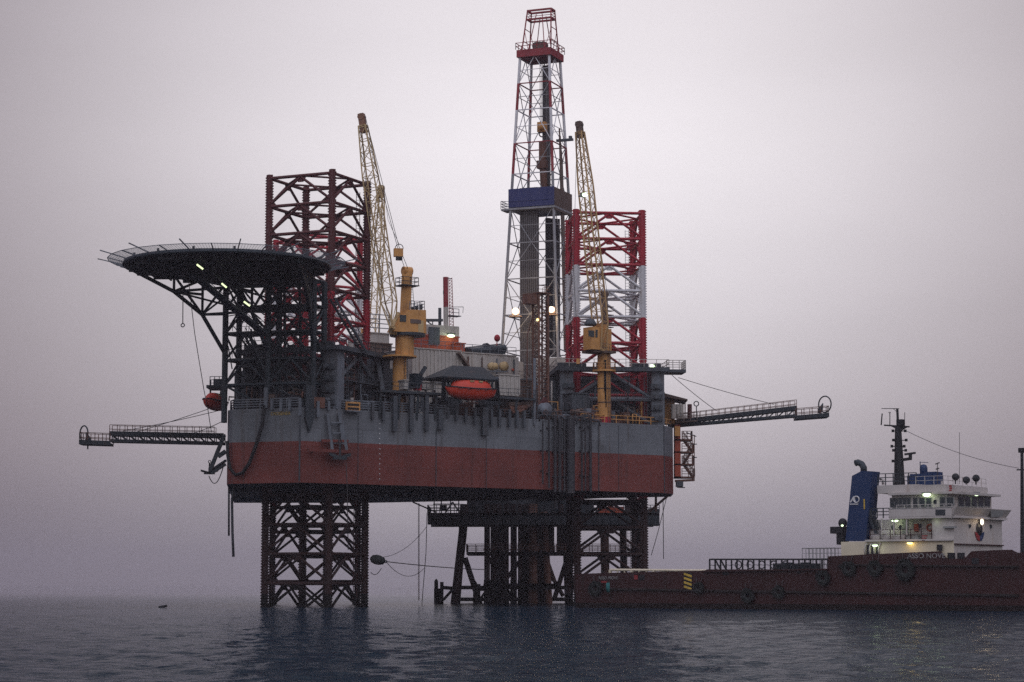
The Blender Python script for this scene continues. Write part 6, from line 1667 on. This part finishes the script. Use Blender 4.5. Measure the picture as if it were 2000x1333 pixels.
# wheelhouse
x_w0, x_w1 = SL(1742, 980, 1.6).x, xf - .9
wy0, wy1 = 1.6, yf - .6
sb('wheelhouse', 'shipwhite', lambda b: (slabx(b, x_w0, x_w1, z_b0 + .2, z4_, wy0, wy1)))
sb('wheelhouse_roof', 'shipwhite', lambda b: (slabx(b, x_w0 - .2, x_w1 + .9, z4_, z4_ + .25, wy0 - .5, wy1 + .5), slabx(b, x_w0 + 2, x_w1 - .3, z4_ + .25, z5_, wy0 + .2, wy1 - .2)))
sb('upper_deck', 'shipwhite', lambda b: slabx(b, L(1714, 950, 2).x, x_w0 + 3.0, z4_ + .26, z5_ + .1, 1.9, wy1 - .3))
for px, w_, y0, y1 in ((1743, 7, 974, 991), (1751, 6, 974, 991), (1759, 6, 973, 990), (1767, 6, 973, 990), (1775, 6, 973, 990), (1788, 7.5, 973, 990), (1801, 10, 973, 990), (1814, 9, 973, 990), (1841, 9, 972, 988.5), (1856, 12, 972, 988.5)):
    a = SL(px - w_ / 2, y1, wy0 - .03); c = SL(px + w_ / 2, y0, wy0 - .03)
    wo_ = sb('window', 'shipgrey', lambda b: b.box(((a.x + c.x) / 2, wy0 - .02, (a.z + c.z) / 2), (c.x - a.x + .16, .08, c.z - a.z + .16)))
    sb('pane', 'glass', lambda b: b.box(((a.x + c.x) / 2, wy0 - .05, (a.z + c.z) / 2), (c.x - a.x, .06, c.z - a.z)), wo_)
for k in range(5):
    px = 1877 + k * 12.7
    a = FL(px - 4.6, 989, x_w1 + .03); c = FL(px + 4.6, 971, x_w1 + .03)
    wo_ = sb('window', 'shipgrey', lambda b: b.box((x_w1 + .02, (a.y + c.y) / 2, (a.z + c.z) / 2), (.08, c.y - a.y + .2, c.z - a.z + .2)))
    sb('pane', 'glass', lambda b: b.box((x_w1 + .05, (a.y + c.y) / 2, (a.z + c.z) / 2), (.06, c.y - a.y, c.z - a.z)), wo_)
sb('porthole', 'glass', lambda b: b.tube(SL(1827, 981, wy0 - .06), SL(1827, 981, wy0 + .02), .25, n=12))
p = SL(1810, 967, wy0 - .55); lo = sb('wing_lamp', 'shipgrey', lambda b: b.box(p + V((0, 0, .22)), (1.0, .4, .14))); sb('lens', 'lamp_green', lambda b: b.sphere(p, (.48, .22, .2), 10), lo)
p = FL(1907, 966, x_w1 + .6); lo = sb('wing_lamp', 'shipgrey', lambda b: b.box(p + V((0, 0, .2)), (.4, 1.0, .12))); sb('lens', 'lamp_green', lambda b: b.sphere(p, (.2, .5, .17), 10), lo)
sb('red_mark', 'logored', lambda b: [b.box(SL(1856 + (k % 2), 950 + 4.5 * k, wy0 + .15), (.3, .06, .2)) for k in range(4)])
# funnel
fy0, fy1 = 1.1, 2.9
fn = sb('funnel', 'navy', lambda b: b.extr([SL(1651, 1057, fy0), SL(1691, 1057, fy0), SL(1703, 921, fy0), SL(1683, 920, fy0), SL(1664, 930, fy0)], (0, fy1 - fy0, 0)))
sb('exhaust_pipe', 'steel', lambda b: b.path([SL(1687, 922, 2.4), SL(1687, 914, 2.4), SL(1683, 907, 2.4), SL(1676, 903.5, 2.4), SL(1671, 905, 2.4)], .36, n=12), fn)
w_ = so_ + sx_ * SL(1668.5, 976, fy0).x + sy_ * (fy0 - .05) + V((0, 0, SL(1668.5, 976, fy0).z))
lg = MB(); c_ = SL(1672.5, 976, fy0 - .04); 
lg.torus(c_, .34, .07, (0, 1, 0), 20, 6)
a_ = SL(1661, 981.5, fy0 - .04); q_1 = SL(1668, 970, fy0 - .04); q_2 = SL(1670, 981.5, fy0 - .04)
lg.bar(a_, q_1, .05, .16, up=(1, 0, 0)); lg.bar(q_1, q_2, .05, .16, up=(1, 0, 0)); lg.bar(a_.lerp(q_1, .4), q_2.lerp(q_1, .4), .05, .1)
lg.bar(SL(1660, 985, fy0 - .04), SL(1676, 985, fy0 - .04), .05, .1); lg.build('funnel_logo', M['lettering'], fn, local=True)
sb('funnel_mark', 'hazy', lambda b: b.box(SL(1688, 985, fy0 - .03), (.14, .05, 1.1)), fn)
sb('vent_box', 'black', lambda b: (b.box(SL(1640, 1036, 2), (1.6, 1.4, .75)), b.sphere(SL(1646, 1022, 2), (.5, .5, .55), 12), b.box(SL(1646, 1050, 2), (.9, 1.2, 1.6))))
sb('vent_lamp', 'lamp_green', lambda b: b.sphere(SL(1645, 1027, 1.4), (.16, .1, .1), 8))
# roof gear
sb('roof_rail', 'steel', lambda b: b.rail([(L(1715, 950, 2).x, 2.0, z5_ + .1), (L(1790, 950, 2).x, 2.0, z5_ + .1)], 1.25, 3, .9, .045))
mb0, mb1 = SL(1757, 953, 5.2), SL(1754, 833, 5.2)
mz = sb('signal_mast', 'black', lambda b: (b.tube(mb0, mb1, .62, .34, n=12), b.tube(mb1, SL(1752.5, 799, 5.2), .14, n=8)))
def f(b):
    b.bar(SL(1727, 831, 5.2), SL(1776, 834, 5.2), .16); b.bar(SL(1722, 798.5, 5.2), SL(1756, 798.5, 5.2), .07); b.bar(SL(1745, 799, 5.2), SL(1753, 806, 5.2), .05)
    b.bar(SL(1723, 808, 5.2), SL(1721, 831, 5.2), .1); b.bar(SL(1738, 806, 5.2), SL(1738, 831, 5.2), .07); b.bar(SL(1735, 806, 5.2), SL(1740, 806, 5.2), .06)
    b.extr([SL(1738, 832, 5.0), SL(1770, 834, 5.0), SL(1757, 842, 5.0)], (0, .4, 0)); b.box(SL(1759, 826, 5.2), (.7, .7, .7)); b.bar(SL(1767, 806, 5.2), SL(1767, 832, 5.2), .05)
sb('yard', 'black', f, mz)
if 1:
    for y, xs in ((842, (1744, 1768)), (860, (1745, 1770)), (872, (1742, 1766)), (880, (1745, 1769)), (901, (1744,))):
        for x in xs: sb('navigation_light', 'black', lambda b: (b.bar(SL(1755, y + 1, 5.2), SL(x, y, 5.2), .09), b.tube(SL(x, y - 2.6, 5.2), SL(x, y + 2.6, 5.2), .16, n=8)), mz)
def f(b):
    b.bar(SL(1760, 899, 5.2), SL(1780, 896, 5.2), .3); b.tube(SL(1778, 896, 5.2), SL(1778, 888, 5.2), .2, n=8); b.bar(SL(1767, 888, 5.2), SL(1788, 885, 5.2), .16, .22)
sb('radar_scanner', 'black', f, mz)
def f(b):
    b.box(SL(1806, 938, 4.5), (2.6, 1.8, 1.3)); b.box(SL(1790, 944, 4.5), (1.4, 1.6, 1.6)); b.box(SL(1825, 936, 4.5), (1.2, 1.6, 1.5)); b.bar(SL(1784, 932, 4.5), SL(1800, 943, 4.5), .5)
    b.tube(SL(1790, 950, 4.5), SL(1790, 962, 4.0), .35, n=10); b.bar(SL(1797, 902, 4.5), SL(1798, 930, 4.5), .07); b.bar(SL(1796, 903, 4.5), SL(1813, 904, 4.5), .06)
sb('fire_monitor', 'navy', f)
sb('dome', 'navy', lambda b: b.lathe([(.4, -1.0), (.42, .2), (.3, .5), (.05, .62)], SL(1804, 918, 4.5), 14))
for k, (px, py, zb_) in enumerate(((1866, 932.5, 945), (1887, 938.5, 946), (1906, 935, 946))):
    def f(b):
        p = SL(px, py, 3.2); b.lathe([(.06, -.3), (.28, -.25), (.4, .2), (.36, .3)], p, 14, ax=(.5, -.8, .1)); b.bar(p, SL(px, zb_ + 1, 3.2), .1)
    sb('searchlight', 'black', f)
sb('aerial', 'rope', lambda b: (b.bar(SL(1874, 845, 4), SL(1874, 946, 4), .035), b.bar(SL(1831, 905, 3.4), SL(1831, 946, 3.4), .06), b.bar(SL(1827, 907, 3.4), SL(1835, 904, 3.4), .1), b.bar(SL(1828, 917, 3.4), SL(1834, 915, 3.4), .12)))
# forward stay and foremast
fm0, fm1 = SL(1997, 1085, 6.3), SL(1996, 880, 6.3)
fo = sb('foremast', 'black', lambda b: (b.tube(fm0, fm1, .24, .16, n=10), b.box(fm1, (.6, .6, .5)), b.bar(SL(1986, 918, 6.3), SL(2010, 918, 6.3), .14), [b.bar(SL(1993, 930 + 9 * k, 6), SL(1999, 930 + 9 * k, 6), .06) for k in range(15)]))
sb('stay_wire', 'rope', lambda b: b.path(sag(SL(1770, 842, 5.2), SL(1990, 915, 6.3), .5), .03))
# small fittings on the side and tiers
for px in (1560, 1640, 1735, 1930): sb('side_scupper', 'black', lambda b: b.box(SL(px, 1107 if px > 1620 else 1119, -.03), (.5, .06, .18)))
for px in range(1400, 1980, 44): sb('bulwark_stay', 'shipred', lambda b: b.box(SL(px, 1119 if px < 1617 else 1095, -.04), (.1, .08, .9)))
sb('tier_rail', 'shipwhite', lambda b: b.rail([(x_w0 + 1, .75, z_b1 + .05), (xf, .75, z_b1 + .05)], .35, 1, 1.0, .03))
sb('roof_edge_rail', 'shipwhite', lambda b: b.rail([(x_w0 + 3, wy0 - .2, z5_), (x_w1 - .4, wy0 - .2, z5_), (x_w1 - .4, wy1 - .4, z5_)], .9, 2, 1.1, .025))
for px in (1722, 1746, 1771): sb('tier_post', 'shipwhite', lambda b: b.bar(SL(px, 1045, .75), SL(px, 1013, .75), .12))
sb('life_ring', 'orange', lambda b: b.torus(SL(1816, 1031, y2 - .1), .34, .09, (0, 1, 0), 16, 6))
sb('vent_pipe', 'shipwhite', lambda b: (b.path([SL(1725, 947, 3.2), SL(1725, 938, 3.2), SL(1722, 935, 3.2), SL(1719, 937, 3.2)], .16, n=8), b.tube(SL(1840, 947, 4), SL(1840, 940, 4), .14, n=8)))
# tyre fenders hung along the side: each a thing
def tyre(px, py, rpx, label):
    l_ = SL(px, py, -.3); w_ = so_ + sx_ * l_.x + sy_ * l_.y + V((0, 0, l_.z)); r = rpx * .0545
    random.seed(int(px)); t = thing('tyre_fender', label, 'tyre', w_, SA, 'tyre fenders hung along the red ship side')
    b = MB(); b.torus((0, 0, 0), r * .68, r * .36, (0, 1, 0), 26, 10, sq=.75); b.build('tyre', M['rubber'], t, local=True)
    b = MB()
    for i in range(26):
        a = 2 * math.pi * i / 26; k_ = random.uniform(.92, 1.14); b.box((math.cos(a) * r * k_, random.uniform(-.12, .05), math.sin(a) * r * k_), (random.uniform(.1, .3), r * .5, random.uniform(.1, .26)))
    b.build('tread_lugs', M['rubber'], t, local=True)
    b = MB(); ztop = .35 + r
    for s in (-.2, .2): b.path([V((s, .05, r * .7)), V((s * 1.6, .12, r * 1.3)), V((s * 2, .2, r * 1.3 + .5))], .035)
    b.build('chain', M['rope'], t, local=True)
for a in ((1163, 1150, 14, 'wide black tyre fender at the stern below the small white name'), (1364, 1148, 10, 'small tyre fender just right of the yellow and black stripes'),
          (1460, 1164, 13, 'tall tyre fender low on the red hull, nearest the water'), (1521, 1157, 11, 'tyre fender amidships, right of the lowest one'),
          (1607, 1129, 13, 'tyre fender at the step where the bulwark rises'), (1657, 1111, 13, 'tyre fender below the white funnel base'),
          (1709, 1110, 13, 'tyre fender below the dark arched openings'), (1768, 1114, 18, 'largest tyre fender, left below the big white ship name')):
    tyre(*a)
l_ = SL(1188, 1148, -.5); w_ = so_ + sx_ * l_.x + sy_ * l_.y + V((0, 0, l_.z))
b = MB()
for k in range(4): b.path([w_ + V((.08 * k - .15, 0, .55)), w_ + V((.1 * k - .2, -.05, 0)), w_ + V((.07 * k - .1, 0, -.55))], .07)
single(b, 'rope_bundle', M['teal'], 'teal rope bundle hanging over the ship side at the stern', 'rope', w_)
# light spray line: nothing else floats near the ship

# real lamps at the lit fittings
def glow(name, p, e, c):
    l = bpy.data.lights.new(name, 'POINT'); l.energy = e; l.color = c; l.shadow_soft_size = .8
    o = bpy.data.objects.new(name, l); COL.objects.link(o); o.location = p
WARM, GREEN, YEL = (1, .72, .42), (.78, 1, .62), (1, .72, .25)
def ws(l_): return so_ + sx_ * l_.x + sy_ * l_.y + V((0, 0, l_.z))
glow('flood_light', P(1007, 612, 315.4), 420, WARM); glow('flood_light', P(1077, 608, 315.0), 420, WARM)
glow('cabin_light', S(881, 659, 11.8), 35, GREEN); glow('boat_light', S(947, 741, -.9), 40, WARM); glow('boom_light', P(1142, 385, 271), 90, GREEN)
for px, py, o_, c_, e_ in ((1709, 1068, .35, GREEN, 10), (1777, 1064, .35, YEL, 18), (1748, 1020, 1.1, GREEN, 16), (1829.5, 1020, 1.0, GREEN, 16), (1810, 970, .6, GREEN, 14)): glow('ship_light', ws(SL(px, py, o_)), e_, c_)
glow('ship_light', ws(FL(1918, 1020, xf + .9)), 14, WARM)
